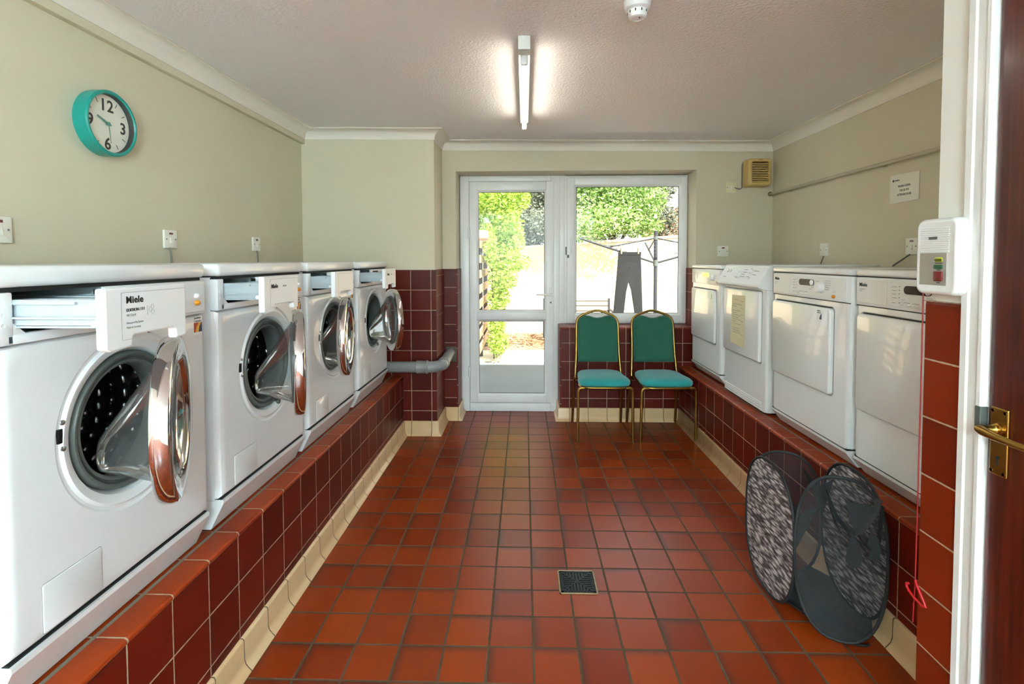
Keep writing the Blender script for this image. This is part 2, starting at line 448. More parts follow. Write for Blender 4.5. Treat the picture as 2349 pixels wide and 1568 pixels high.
# coving swept round the room with mitred corners
path = [(XL + .028, -3.6), (XL + .028, YC), (XP, YC), (XP, YB), (XR, YB), (XR, 1.343)]
prof = [(0, -.10), (0, -.072), (.006, -.072)] + [(.006 + .066 * (1 - math.cos(R(a))), -.072 + .066 * math.sin(R(a))) for a in range(10, 91, 10)] + [(.072, -.001), (.08, -.001), (.08, .02), (0, .02)]
rings = []
for i, p in enumerate(path):
    p = Vector(p)
    ns = []
    if i > 0: d = (p - Vector(path[i - 1])).normalized(); ns.append(Vector((d.y, -d.x)))
    if i < len(path) - 1: d = (Vector(path[i + 1]) - p).normalized(); ns.append(Vector((d.y, -d.x)))
    if len(ns) == 2:
        b = (ns[0] + ns[1]); nn = b / (1 + ns[0].dot(ns[1]))
    else: nn = ns[0]
    rings.append([(p.x + nn.x * a, p.y + nn.y * a, cz(p.x + nn.x * a) + z) for a, z in prof[1:]])
S(MB().rings(rings).build('trim_1', 'coving', smooth=40))

# tiled plinths that carry the machines
def plinth(name, xf, xw, y0, y1, sg):
    """xf tiled face, xw wall side; sg=+1 when the room is towards +x"""
    body = S(MB().box(min(xf, xw), max(xf, xw), y0, y1, 0, PH - .012).build(name, 'tile_yz'))
    prof = [(0, 0), (.003, 0), (.0035, .004)] + [(.0035 - .011 * (1 - math.cos(R(a))), .004 + .009 * math.sin(R(a)) ) for a in range(15, 91, 15)] + [(-.07, .013), (-.07, 0)]
    mb = MB(); mb.rings([[(xf + sg * a, y, PH - .013 + b) for a, b in prof] for y in (y0, y1)])
    mb.build('bullnose_edge', 'bullnose', body, smooth=50)
    MB().box(*sorted((xf - sg * .07, xf - sg * .083)), y0, y1, PH - .013, PH - .002).build('sealant_strip', 'bullrim', body)
    MB().box(*sorted((xf - sg * .083, xw)), y0, y1, PH - .013, PH).build('top_tiling', 'bullnose', body)
    return body
plinth('plinth_left', PL, XL, -3.6, YC - .012, 1)
plinth('plinth_right', PR, XR, 1.343, YB - .012, -1)
# wall tiling (12 mm thick) on pier, door side, under and beside the window, and on the entrance wall
T = .012
S(MB().box(XL, XP + T, YC - T, YC, .09, 1.247).build('wall_tiling_pier', 'tile_xz'))
S(MB().box(XP, XP + T, YC, YB, .09, 1.247).build('wall_tiling_return', 'tile_yz'))
S(MB().box(XP + T, -.56, YB - T, YB, .09, 1.247).box(.30, 1.385, YB - T, YB, .09, .755).box(1.385, XR, YB - T, YB, PH, 1.247).build('wall_tiling_back', 'tile_xz'))
S(MB().box(-.56, -.56 + T, YB - T, YD, .0, 1.247).box(.30 - T, .30, YB - T, YD, 0, .755).box(1.385 - T, 1.385, YB - T, YD, .768, 1.247).build('wall_tiling_reveal', 'tile_yz'))
S(MB().box(.30 - T, 1.385 - T, YB - T - .004, YD + .03, .755, .768, .005, 3).build('window_sill_1', 'bullnose_x'))
mb = MB().rings([[(XN, y, a, ) if 0 else (XN + d, y, z) for d, z in ((0, 0), (0, 1.203), (.003, 1.21), (.010, 1.212), (.0115, 1.212), (.0115, 0))] for y in (1.245, 1.363)])
mb.box(XN + .0005, 1.99, 1.343, 1.3625, 0, 1.2115)
S(mb.build('wall_tiling_entrance', 'tile_nib'))
# cove skirting tiles
CP = [(0, 0), (.036, 0), (.034, .004), (.026, .012), (.018, .022), (.0135, .036), (.0125, .098), (.009, .105), (0, .106)]
def skirt(name, mat, mk): S(MB().rings(mk).build(name, mat, smooth=60))
skirt('baseboard_left', 'cove_y', [[(PL + a, y, b) for a, b in CP] for y in (-3.6, YC - T)])
skirt('baseboard_pier', 'cove_x', [[(PL + a, YC - T - a, b) for a, b in CP], [(XP + T + a, YC - T - a, b) for a, b in CP]])
skirt('baseboard_return', 'cove_y', [[(XP + T + a, YC - T - a, b) for a, b in CP], [(XP + T + a, YB - T - a, b) for a, b in CP]])
skirt('baseboard_back', 'cove_x', [[(XP + T + a, YB - T - a, b) for a, b in CP], [(-.56 + T + a, YB - T - a, b) for a, b in CP], [(-.56 + T + a, YD, b) for a, b in CP]])
skirt('baseboard_window', 'cove_x', [[(.30 - T - a, YD, b) for a, b in CP], [(.30 - T - a, YB - T - a, b) for a, b in CP], [(PR - a, YB - T - a, b) for a, b in CP]])
skirt('baseboard_right', 'cove_y', [[(PR - a, YB - T - a, b) for a, b in CP], [(PR - a, 1.363, b) for a, b in CP]])

# ------------------------------------------------------------------ garden door and window
def frame4(mb, x0, x1, z0, z1, w, y0, y1, bev=.004, wb=None, wt=None):
    wb = w if wb is None else wb; wt = w if wt is None else wt
    mb.box(x0, x0 + w, y0, y1, z0, z1, bev); mb.box(x1 - w, x1, y0, y1, z0, z1, bev)
    mb.box(x0 + w - .001, x1 - w + .001, y0, y1, z1 - wt, z1, bev); mb.box(x0 + w - .001, x1 - w + .001, y0, y1, z0, z0 + wb, bev)
def bead(mb, x0, x1, z0, z1, y, d=.016, w=.016):
    """sloping glazing bead round an opening, front at y"""
    q = lambda i, yy: [(x0 + i, yy, z0 + i), (x1 - i, yy, z0 + i), (x1 - i, yy, z1 - i), (x0 + i, yy, z1 - i)]
    mb.rings([q(-w, y), q(0, y + d), q(0, y + d + .004), q(-w, y + d + .004)], False, False)
d1 = S(MB().build('door_1', 'upvc')) if 0 else None
mb = MB(); frame4(mb, -.556, .302, 0.0, 2.04, .078, YD, YD + .07, .006, .072, .048)
d1 = S(mb.build('door_1', 'upvc', smooth=40))
mb = MB()
mb.box(-.474, -.41, YD - .012, YD + .05, .078, 1.99, .005); mb.box(.186, .252, YD - .012, YD + .05, .078, 1.99, .005)
mb.box(-.411, .187, YD - .012, YD + .05, 1.915, 1.99, .005); mb.box(-.411, .187, YD - .012, YD + .05, .803, .869, .005); mb.box(-.411, .187, YD - .012, YD + .05, .078, .143, .005)
bead(mb, -.395, .171, .885, 1.899, YD - .010); bead(mb, -.395, .171, .159, .787, YD - .010)
leaf_ = mb.build('door_leaf', 'upvc', d1, smooth=30)
for z0, z1 in ((.885, 1.899), (.159, .787)):
    MB().box(-.40, .176, YD + .012, YD + .018, z0 - .005, z1 + .005).build('pane', 'pane', leaf_)
    mb = MB(); frame4(mb, -.396, .172, z0 - .001, z1 + .001, .004, YD + .006, YD + .011, 0); mb.build('gasket', 'dark', leaf_)
mb = MB().box(.212, .236, YD - .022, YD - .011, .858, 1.078, .004)
mb.cyl((.224, YD - .02, 1.02), (.224, YD - .062, 1.02), .009).tube([(.232, YD - .06, 1.02), (.20, YD - .062, 1.02), (.15, YD - .06, 1.021), (.10, YD - .056, 1.021)], [.009, .009, .008, .007])
hd = mb.build('handle', 'upvc', leaf_, smooth=40)
MB().lathe([(0, -.004), (.007, -.004), (.007, .003)], (.224, YD - .022, .952), 'Y', 16).build('keyhole', 'greyrub', hd)
mb = MB()
for z in (.35, 1.55): mb.cyl((-.478, YD - .012, z - .045), (-.478, YD - .012, z + .045), .011)
mb.build('hinges', 'upvc', d1, smooth=40)
mb = MB().box(.30, .352, YD + .004, YD + .07, .768, 2.04, .004); frame4(mb, .345, 1.386, .768, 2.035, .03, YD, YD + .07, .004)
w1 = S(mb.build('window_1', 'upvc', smooth=40))
mb = MB()
mb.box(.362, .428, YD - .022, YD + .05, .775, 2.018, .006); mb.box(1.325, 1.376, YD - .022, YD + .05, .775, 2.018, .006)
mb.box(.427, 1.326, YD - .022, YD + .05, 1.953, 2.018, .006); mb.box(.427, 1.326, YD - .022, YD + .05, .775, .845, .006)
bead(mb, .443, 1.311, .860, 1.938, YD - .020)
ws = mb.build('window_sash', 'upvc', w1, smooth=30)
MB().box(.438, 1.316, YD + .002, YD + .008, .855, 1.943).build('pane', 'pane', ws)
mb = MB(); frame4(mb, .442, 1.312, .859, 1.939, .004, YD - .004, YD + .001, 0); mb.build('gasket', 'dark', ws)
mb = MB().box(.388, .408, YD - .034, YD - .021, 1.355, 1.42, .004).box(.391, .405, YD - .05, YD - .033, 1.38, 1.51, .004)
mb.build('handle', 'upvc', ws, smooth=40)
mb = MB().box(.352, .366, YD - .012, YD + .004, 1.36, 1.43, .002).cyl((.372, YD - .03, 1.335), (.372, YD - .03, 1.36), .008)
mb.build('stay_catch', 'greyrub', ws, smooth=40)

# ------------------------------------------------------------------ mahogany door in its white frame, right of the entrance wall
mb = MB()
def cas(mb, y0, y1, z0, z1):
    prof = [(1.055, y1), (1.040, y1), (1.034, y1 - .006), (1.034, y1 - .022), (1.038, y1 - .026), (1.038, y0 + .016), (1.032, y0 + .012), (1.032, y0 + .003), (1.036, y0), (1.075, y0), (1.075, y1)]
    mb.rings([[(x, y, z) for x, y in prof] for z in (z0, z1)])
cas(mb, 1.180, 1.248, 0, 2.09)
mb.box(1.036, 1.10, .32, 1.2, 2.03, 2.09, .004).box(1.036, 1.10, .26, .325, 0, 2.09, .004)
mb.box(1.050, 1.12, 1.178, 1.19, 0, 2.03)
d2 = S(mb.build('door_2', 'gloss', smooth=35))
lf = MB().box(1.0465, 1.090, .33, 1.1765, .006, 2.028, .002).build('door_leaf', 'mahogany', d2)
MB().box(1.030, 1.0485, 1.178, 1.1935, .93, .985, .002).build('strike_plate', 'greyrub', d2)
pl_ = MB().box(1.040, 1.0465, 1.123, 1.164, .842, .992, .0025).build('handle_plate', 'brass', lf)
for y in (1.129, 1.158):
    for z in (.850, .984): MB().lathe([(0, 0), (.0035, 0), (.0035, -.001)], (1.040, y, z), 'X', 10).build('plate_screw', 'goldtube', pl_)
mb = MB().lathe([(0, 0), (.0045, 0), (.0045, -.0006), (0, -.0006)], (1.0398, 1.1435, .882), 'X', 16).box(1.0392, 1.0398, 1.1415, 1.1455, .864, .882)
mb.build('keyhole', 'dark', pl_)
mb = MB().lathe([(.0135, 0), (.0135, -.004), (.0105, -.006), (.0105, -.010), (.012, -.012), (.0095, -.016), (.009, -.030)], (1.040, 1.143, .945), 'X', 20)
pts = [(1.0185, 1.143, .945), (1.009, 1.146, .945), (1.004, 1.147, .9445), (1.0015, 1.138, .9435), (1.001, 1.115, .941), (1.0025, 1.085, .939), (1.0055, 1.05, .938), (1.0085, 1.03, .938)]
mb.tube(pts, [.0085, .0095, .0105, .0105, .009, .0078, .0072, .006], 14)
mb.build('lever', 'brass', pl_, smooth=50)

# ================================================================== WASHING MACHINES
t = NT('drum_metal'); t.set(Roughness=.25, Metallic=1, Base_Color=lin('#8c8c8e'))
vo = t.n('ShaderNodeTexVoronoi', feature='SMOOTH_F1'); vo.inputs['Scale'].default_value = 24; vo.inputs['Randomness'].default_value = .2; t.l(t.coord(), vo.inputs['Vector'])
t.bump(t.math('MULTIPLY', vo.outputs[0], -1.0), 1.0, .012)
M['drum'] = t.m
CACHE = {}
def bevmod(o, w, seg=2, ang=40):
    md = o.modifiers.new('bevel', 'BEVEL'); md.width = w; md.segments = seg; md.limit_method = 'ANGLE'; md.angle_limit = R(ang)
    return o
def hole_panel(mb, loops, y0, y1, z0, z1, yc, zc, circ, N=72):
    """front sheet with a round opening: loops = (x, inset, corner radius) of the outer edge, circ = (x, radius) of the opening"""
    angs = [2 * PI * k / N for k in range(N)]
    def ray(a, i, r):
        a0, a1, b0, b1 = y0 + i - yc, y1 - i - yc, z0 + i - zc, z1 - i - zc
        c, s_ = math.cos(a), math.sin(a)
        tx = (a1 / c if c > 1e-9 else a0 / c if c < -1e-9 else 1e9); ty = (b1 / s_ if s_ > 1e-9 else b0 / s_ if s_ < -1e-9 else 1e9)
        k = min(tx, ty); return (yc + k * c, zc + k * s_)
    corner = [math.atan2(b - zc, a - yc) % (2 * PI) for a in (y0, y1) for b in (z0, z1)]
    for c in corner:
        j = min(range(N), key=lambda k: abs((angs[k] - c + PI) % (2 * PI) - PI)); angs[j] = c
    rings = []
    for x, i, r in loops: rings.append([(x,) + ray(a, i, r) for a in angs])
    for x, r in circ: rings.append([(x, yc + r * math.cos(a), zc + r * math.sin(a)) for a in angs])
    return mb.rings(rings, False, False)
def print_lines(mb, rows, x=.0008):
    """small blurred rows of print: (y0, y1, z, height)"""
    for y0, y1, z, h in rows: mb.box(x - .0005, x, y0, y1, z - h / 2, z + h / 2)
def contract_sticker(parent, y0, z0, w, h, x, full=True):
    s = MB().box(x, x + .0005, y0, y0 + w, z0, z0 + h).build('sticker', 'white2', parent)
    if full:
        MB().prism([(y0 + .02 * w, z0 + .14 * h), (y0 + .3 * w, z0 + .14 * h), (y0 + .62 * w, z0 + .66 * h), (y0 + .02 * w, z0 + .66 * h)], x + .0005, x + .0008).build('red_field', 'stred', s)
        MB().prism([(y0 + .2 * w, z0 + .14 * h), (y0 + .55 * w, z0 + .14 * h), (y0 + .68 * w, z0 + .45 * h), (y0 + .92 * w, z0 + .66 * h), (y0 + .6 * w, z0 + .66 * h), (y0 + .35 * w, z0 + .45 * h)], x + .0007, x + .001).build('yellow_sweep', 'styel', s)
    MB().prism([(y0 + .56 * w, z0 + .14 * h), (y0 + .98 * w, z0 + .14 * h), (y0 + .98 * w, z0 + .66 * h), (y0 + .9 * w, z0 + .66 * h), (y0 + .7 * w, z0 + .45 * h)], x + .0005, x + .0009).build('blue_field', 'stblue', s)
    text('lettering', 'Southern\nContracts', h * .17, 'ink', s, (x + .0006, y0 + .04 * w, z0 + .86 * h), sx=.9)
    return s
def serif_brand(parent, x, y, z, cap):
    """heavy slab lettering: bold glyphs with slab serifs added"""
    o = text('brand_lettering', 'Miele', cap / .70, 'ink', parent, (x, y, z), bold=cap * .034)
    return o
def washer(y0, label, ang, d, fy, edition, sticker, hinge=(.012, .522)):
    t = thing('washing_machine', label, 'washing machine', (-.96, y0, PH), 0, 'front-loading washing machines on the left plinth')
    w, H = .61, .855
    mb = MB()
    q = lambda x, i: [(x, a, b) for a, b in rrect(i, w - i, .098, .812, .006, 3)]
    mb.rings([q(-.60, 0), q(-.024, 0)], True, False); mb.build('body', 'white', t, smooth=30)
    lid = MB().box(-.60, .004, -.002, w + .002, .815, H, .012, 3).build('lid', 'white', t, smooth=40)
    MB().box(-.59, -.010, .006, w - .006, .806, .817).build('lid_seam', 'dark', t)
    mb = MB()
    hole_panel(mb, [(-.026, 0, 0), (-.014, .001, 0), (-.005, .006, 0), (-.001, .014, 0), (0, .024, 0)], 0, w, .108, .706, .32, .48,
               [(0, .212), (-.004, .206), (-.004, .200), (.002, .194), (.001, .188), (-.006, .174), (-.024, .163), (-.042, .160)])
    fp = mb.build('front_panel', 'white', t, smooth=25)
    # kick plate leaning in to the base
    MB().prism([(.001, .103), (.001, .092), (-.042, .006), (-.598, .006), (-.598, .103)], .004, w - .004, 'Y').xf(Matrix(((1, 0, 0, 0), (0, 1, 0, 0), (0, 0, 1, 0), (0, 0, 0, 1)))).build('kick_plate', 'white', t)
    MB().box(-.58, -.06, .02, w - .02, 0, .02).build('base_feet', 'black', t)
    MB().box(-.02, -.006, .006, w - .006, .1025, .107).build('kick_seam', 'dark', t)
    # pump access flap
    mb = MB(); rplate(mb, -.002, .0022, .07, .212, .1205, .219, .004, .0015); mb.build('access_flap', 'white', t, smooth=30)
    mb = MB(); rplate(mb, -.002, .0004, .0685, .2135, .119, .2205, .005, .0003); mb.build('flap_seam', 'greyink', t)
    # gasket and drum
    MB().lathe([(.164, -.040), (.1645, -.014), (.160, -.005), (.154, -.005), (.1505, -.010), (.149, -.018), (.146, -.018), (.143, -.012), (.138, -.012), (.1335, -.019), (.131, -.034), (.134, -.06), (.150, -.088)], (0, .32, .48), 'X', 64).build('door_gasket', 'greyrub', t, smooth=60)
    dr = MB().lathe([(.150, -.085), (.225, -.095), (.232, -.12), (.232, -.40), (.215, -.425), (.02, -.435)], (0, .32, .48), 'X', 64, False, True).build('drum', 'drum', t, smooth=60)
    if 'dimples' not in CACHE:
        mb = MB()
        for j in range(7):
            for k in range(36):
                a = 2 * PI * (k + .5 * (j % 2)) / 36
                m_ = Matrix.Translation((-.14 - .0385 * j, .32, .48)) @ Matrix.Rotation(a, 4, 'X') @ Matrix.Translation((0, 0, -.2345)) @ Matrix.Diagonal((.0195, .0195, .0125, 1))
                bmesh.ops.create_icosphere(mb.bm, subdivisions=2, radius=1, matrix=m_)
        CACHE['dimples'] = mb.build('drum_dimples', 'drum', dr, smooth=80).data
    else:
        o = bpy.data.objects.new('drum_dimples', CACHE['dimples']); COL.objects.link(o); o.parent = dr
    for k in range(3):
        a = R(20 + 120 * k); mb = MB().box(-.39, -.13, -.028, .028, -.022, .03, .02, 3)
        mb.xf(Matrix.Translation((0, .32, .48)) @ Matrix.Rotation(a, 4, 'X') @ Matrix.Translation((0, 0, -.222))); mb.build('drum_paddle', 'steel', dr, smooth=60)
    mb = MB().box(-.012, .001, .116, .127, .487, .517, .001); lt = mb.build('latch_slot', 'black', t)
    for z in (.475, .530): MB().lathe([(.006, 0), (.0055, .002), (.002, .003)], (.001, .126, z), 'X', 12, True, True).build('latch_screw', 'chrome', lt, smooth=40)
    MB().lathe([(.012, -.02), (.013, .0), (.009, .006), (.0, .006)], (-.004, .385, .315), 'X', 14).build('gasket_clip', 'greyrub', t, smooth=40)
    # fascia: end block, strip under the drawer, control section
    yr = .247
    mb = MB().box(-.027, .0, .0008, .034, .707, .806, .003).box(-.034, 0, .02, yr + .02, .707, .727, .004).box(-.034, .002, yr, w, .707, .806, .006)
    mb.prism([(.032, .725), (.06, .725), (.032, .75)], -.02, -.002)
    fa = mb.build('control_fascia', 'white2', t, smooth=40)
    mb = MB(); q = lambda x: [(x, .034, .727), (x, yr, .727), (x, yr, .812), (x, .034, .812)]
    mb.rings([q(-.25), q(-.01)], True, False); mb.build('drawer_housing', 'tray', t)
    mb = MB(); rplate(mb, 0, .003, yr + .012, w - .008, .716, .799, .003, .001); cp = mb.build('control_section', 'panelgrey', fa)
    mb = MB().box(.003, .0034, yr + .024, .388, .772, .797); mb.build('display', 'black', cp)
    mb = MB(); print_lines(mb, [(.478, .4795, .779, .033)] + [(.484, .484 + l, .793 - .0058 * k, .0022) for k, l in enumerate((.022, .016, .010, .016, .016, .026))] + [(.484, .484 + l, .752 - .006 * k, .0022) for k, l in enumerate((.018, .02, .022, .02))] + [(.40, .428, .790, .0025), (.44, .47, .787, .0025)], .0036)
    mb.build('fascia_print', 'greyink', cp)
    mb = MB()
    for k in range(4): mb.lathe([(.0016, .003), (.0016, .0042)], (0, .479, .752 - .006 * k), 'X', 8, True, True)
    mb.build('indicator_dots', 'black', cp)
    for mt, z, nm in (('white2', .762, 'button'), ('orange', .742, 'button')):
        b = MB().lathe([(.0098, .003), (.0094, .008), (.006, .012), (0, .0125)], (0, 0, 0), 'X', 20)
        b.xf(Matrix.Translation((0, .566, z)) @ Matrix.Scale(.8, 4, (0, 0, 1))); o = b.build(nm, mt, cp, smooth=60)
        if mt == 'orange': o['label'] = 'orange button'
    mb = MB()
    for z in (.745, .765): mb.lathe([(.005, 0), (.005, .0012), (.0035, .0012), (.003, -.004)], (.0, .014, z), 'X', 14, False, True)
    mb.build('fascia_holes', 'panelgrey', fa)
    # pulled-out detergent drawer
    ya, yb = fy
    mb = MB(); 
    for a, b in ((ya + .022, ya + .026), (ya + .075, ya + .078), (ya + .15, ya + .153), (yb - .018, yb - .014)): mb.box(-.17, d, a, b, .742, .79)
    mb.box(-.17, d, ya + .022, yb - .014, .738, .743).box(-.17, -.166, ya + .022, yb - .014, .738, .79).box(-.1, d * .7, ya + .016, yb - .010, .783, .788)
    mb.box(-.17, d, ya + .012, ya + .024, .756, .760).box(-.17, d, ya + .017, ya + .024, .788, .792)
    mb.box(d * .2, d * .24, ya + .026, yb - .018, .742, .785)
    dw = mb.build('detergent_drawer', 'tray', t)
    MB().cyl((d - .005, ya + .004, .748), (d - .005, ya + .024, .748), .006, None, 12).build('drawer_stop', 'white2', dw, smooth=40)
    poly = [(ya, .700), (ya + .012, .694), (ya + .064, .697), (ya + .066, .715), (ya + .07, .719), (yb - .040, .719), (yb - .036, .715), (yb - .034, .694), (yb, .697), (yb, .813), (ya, .813)]
    fr = bevmod(MB().prism(poly, d, d + .02).build('drawer_front', 'white2', dw), .004, 3)
    mb = MB(); print_lines(mb, [(ya + .038, yb - .003, .8035, .0008), (ya + .038, ya + .0388, .758, .09), (ya + .038, ya + .064, .712, .0007)], d + .0204); mb.build('front_panel_line', 'greyink', fr)
    x = d + .0204
    if edition:
        serif_brand(fr, x, ya + .050, .7825, .0132)
        text('lettering', 'EDITION 111', .0085, 'ink', fr, (x, ya + .050, .766))
        text('lettering', 'W 2264', .0072, 'greyink', fr, (x, ya + .050, .7565))
        text('lettering', 'Waterproofing System', .0056, 'greyink', fr, (x, ya + .050, .742), sx=.85)
        text('lettering', 'Made in Germany', .0056, 'greyink', fr, (x, ya + .050, .733), sx=.9)
        mb = MB().box(x - .0003, x, ya + .106, ya + .1065, .755, .774)
        for a, b in ((.120, .771), (.1145, .765), (.1205, .760)):
            mb.tube([(x - .0001, ya + a + .0042 * math.cos(2 * PI * k / 16), b + .0048 * math.sin(2 * PI * k / 16)) for k in range(16)], .0003, 4, closed=True)
        mb.build('ring_emblem', 'greyink', fr)
    elif edition is None:
        serif_brand(fr, x, ya + .045, .774, .0132)
        text('lettering', 'W 2244', .0075, 'greyink', fr, (x, ya + .125, .776))
    if sticker: contract_sticker(t, .555, .648, .038, .054, 0, True)
    # porthole door, swung open about its right-hand hinge
    dg = MB().lathe([(.146, .004), (.150, .012), (.158, .0165), (.186, .0205), (.197, .016), (.2, .006), (.2, -.012), (.196, -.019), (.165, -.021), (.152, -.014), (.146, .004)], (0, -.2, 0), 'X', 72).build('porthole_door', 'chrome', t, smooth=35)
    dg.location = hinge + (.48,); dg.rotation_euler = (0, 0, R(ang))
    MB().lathe([(.147, .004), (.130, -.006), (.09, -.016), (.04, -.021), (.0, -.022)], (0, -.2, 0), 'X', 48).build('door_window', 'bowl', dg, smooth=60)
    rings = []
    for tt, rr, hh in ((0, .149, -.012), (.02, .147, -.026), (.06, .141, -.034), (.1, .136, -.040), (.4, .1035, -.074), (.7, .071, -.110), (.9, .050, -.134), (.97, .040, -.144), (1, .022, -.149), (1.0, .004, -.150)):
        rings.append([(hh, -.2 + rr * math.cos(2 * PI * k / 48), -.068 * tt + rr * math.sin(2 * PI * k / 48)) for k in range(48)])
    MB().rings(rings, False, True).build('glass_bowl', 'bowl', dg, smooth=60)
    MB().lathe([(.1515, -.0135), (.1535, -.020), (.151, -.025), (.1485, -.020)], (0, -.2, 0), 'X', 48).build('bowl_seal', 'greyrub', dg, smooth=60)
    MB().box(-.018, .004, -.012, .012, -.045, .045, .004).build('hinge', 'chrome', dg, smooth=40)
    return t
washer(.897, 'nearest front-loading washer, soap drawer printed EDITION 111, chrome porthole door ajar', 27.5, .170, (.018, .243), True, True, (.003, .503))
washer(1.572, 'washing machine just beyond the nearest washer, its porthole door seen edge-on', 25.5, .118, (.02, .262), None, True)
washer(2.240, 'third washing machine along the left plinth, with blank drawer front and door barely open', 12, .095, (.02, .262), False, True)
washer(2.930, 'farthest washing machine, beside the grey waste pipe, door swung out showing its clear bowl', 29, .132, (.02, .262), None, False)

# ================================================================== DRYERS
def dryer_shell(t, w, H, kick=.085):
    q = lambda x, i: [(x, a, b) for a, b in rrect(i, w - i, kick, H - .03, .008, 3)]
    mb = MB(); mb.rings([q(-.60, 0), q(-.02, 0), q(-.006, .004), q(-.0015, .012), q(0, .022)])
    mb.build('body', 'white', t, smooth=30)
    MB().box(-.60, .006, -.001, w + .001, H - .028, H, .010, 3).build('lid', 'white', t, smooth=40)
    MB().box(-.59, .0015, .004, w - .004, H - .0305, H - .0275).build('lid_seam', 'dark', t)
def dryer_a(yf, w, label, door, stick, title):
    t = thing('tumble_dryer', label, 'tumble dryer', (1.315, yf, PH), PI, 'tumble dryers on the right plinth')
    dryer_shell(t, w, .825)
    MB().prism([(.001, .080), (.001, .070), (-.045, .012), (-.30, .012), (-.30, .080)], .002, w - .002, 'Y').build('kick_plate', 'white', t)
    MB().box(-.3, -.003, .004, w - .004, .078, .087).build('kick_seam', 'dark', t)
    MB().box(-.58, -.07, .02, w - .02, 0, .014).build('base_feet', 'black', t)
    fa = MB().box(-.01, .004, .004, w - .020, .686, .792, .003).build('control_fascia', 'white2', t, smooth=40)
    MB().box(-.01, .0012, .002, w - .004, .6825, .6855).build('fascia_seam', 'dark', t)
    mb = MB(); rplate(mb, .004, .0055, .012, .176, .697, .786, .002, .0008); rplate(mb, .004, .0055, .19, w - .035, .697, .786, .002, .0008)
    cp = mb.build('control_section', 'panelgrey', fa)
    x = .006
    text('brand_lettering', 'Miele', .019, 'ink', cp, (x, .024, .7595), bold=.0005)
    mb = MB(); print_lines(mb, [(.026, .058, .748, .0018), (.026, .042, .741, .0018)] + [(.203, .203 + l, z, .0018) for l, z in ((.022, .766), (.02, .753), (.02, .740), (.024, .727), (.02, .709))] + [(.40, .42, .765, .0018), (.41, .43, .752, .0018), (.36, .385, .735, .0018), (.345, .365, .728, .0018)] + [(.47, .50, .77 - .0095 * k, .0018) for k in range(5)] + [(.26, .29, .7135, .0018), (.30, .33, .7125, .0018)], x + .0003)
    mb.build('fascia_print', 'greyink', cp)
    mb = MB()
    for k, z in enumerate((.768, .755, .742, .729, .7105)): mb.lathe([(.0017, 0), (.0017, .0006)], (x, .2385, z), 'X', 8, True, True)
    for k in range(3): mb.lathe([(.0015, 0), (.0015, .0006)], (x, .508, .77 - .0095 * k), 'X', 8, True, True)
    mb.build('indicator_dots', 'ink', cp)
    mb = MB().prism(rrect(.262, .384, .7435, .772, .0138, 8), .0052, .0085); mb.build('display', 'black', cp, smooth=40)
    MB().lathe([(.0125, .0085), (.0125, .012), (.010, .0135), (0, .0135)], (0, .371, .7577), 'X', 24, False, True).build('display_button', 'white2', cp, smooth=40)
    MB().lathe([(.0245, .005), (.024, .008), (.021, .010), (.0195, .024), (.017, .0265), (0, .0265)], (0, .44, .738), 'X', 36, False, True).build('programme_knob', 'white2', cp, smooth=40)
    for y, z in ((.254, .7255), (.25, .707), (.285, .7055), (.32, .7045), (.537, .727)):
        b = MB().lathe([(.0095, .005), (.009, .007), (.005, .0085), (0, .0087)], (0, 0, 0), 'X', 18); b.xf(Matrix.Translation((0, y, z)) @ Matrix.Scale(.5, 4, (0, 0, 1))); b.build('button', 'white2', cp, smooth=60)
    b = MB().lathe([(.012, .005), (.0115, .009), (.006, .0115), (0, .012)], (0, 0, 0), 'X', 18); b.xf(Matrix.Translation((0, .533, .7055)) @ Matrix.Scale(.62, 4, (0, 0, 1))); b.build('button', 'orange', cp, smooth=60)['label'] = 'orange button'
    ya, yb, za, zb = door
    mb = MB(); rplate(mb, -.004, .0012, ya - .004, yb + .006, za - .006, zb + .006, .022, .0004); mb.build('door_recess', 'greyink', t, smooth=30)
    mb = MB(); rplate(mb, 0, .019, ya, yb, za, zb, .020, .007, 8); dd = mb.build('loading_door', 'white', t, smooth=50)
    MB().box(.001, .0125, ya + .03, yb - .01, zb + .0005, zb + .0035).build('grip_slot', 'dark', dd)
    if stick: contract_sticker(dd, .435, .594, .038, .048, .0192, False)
    return t
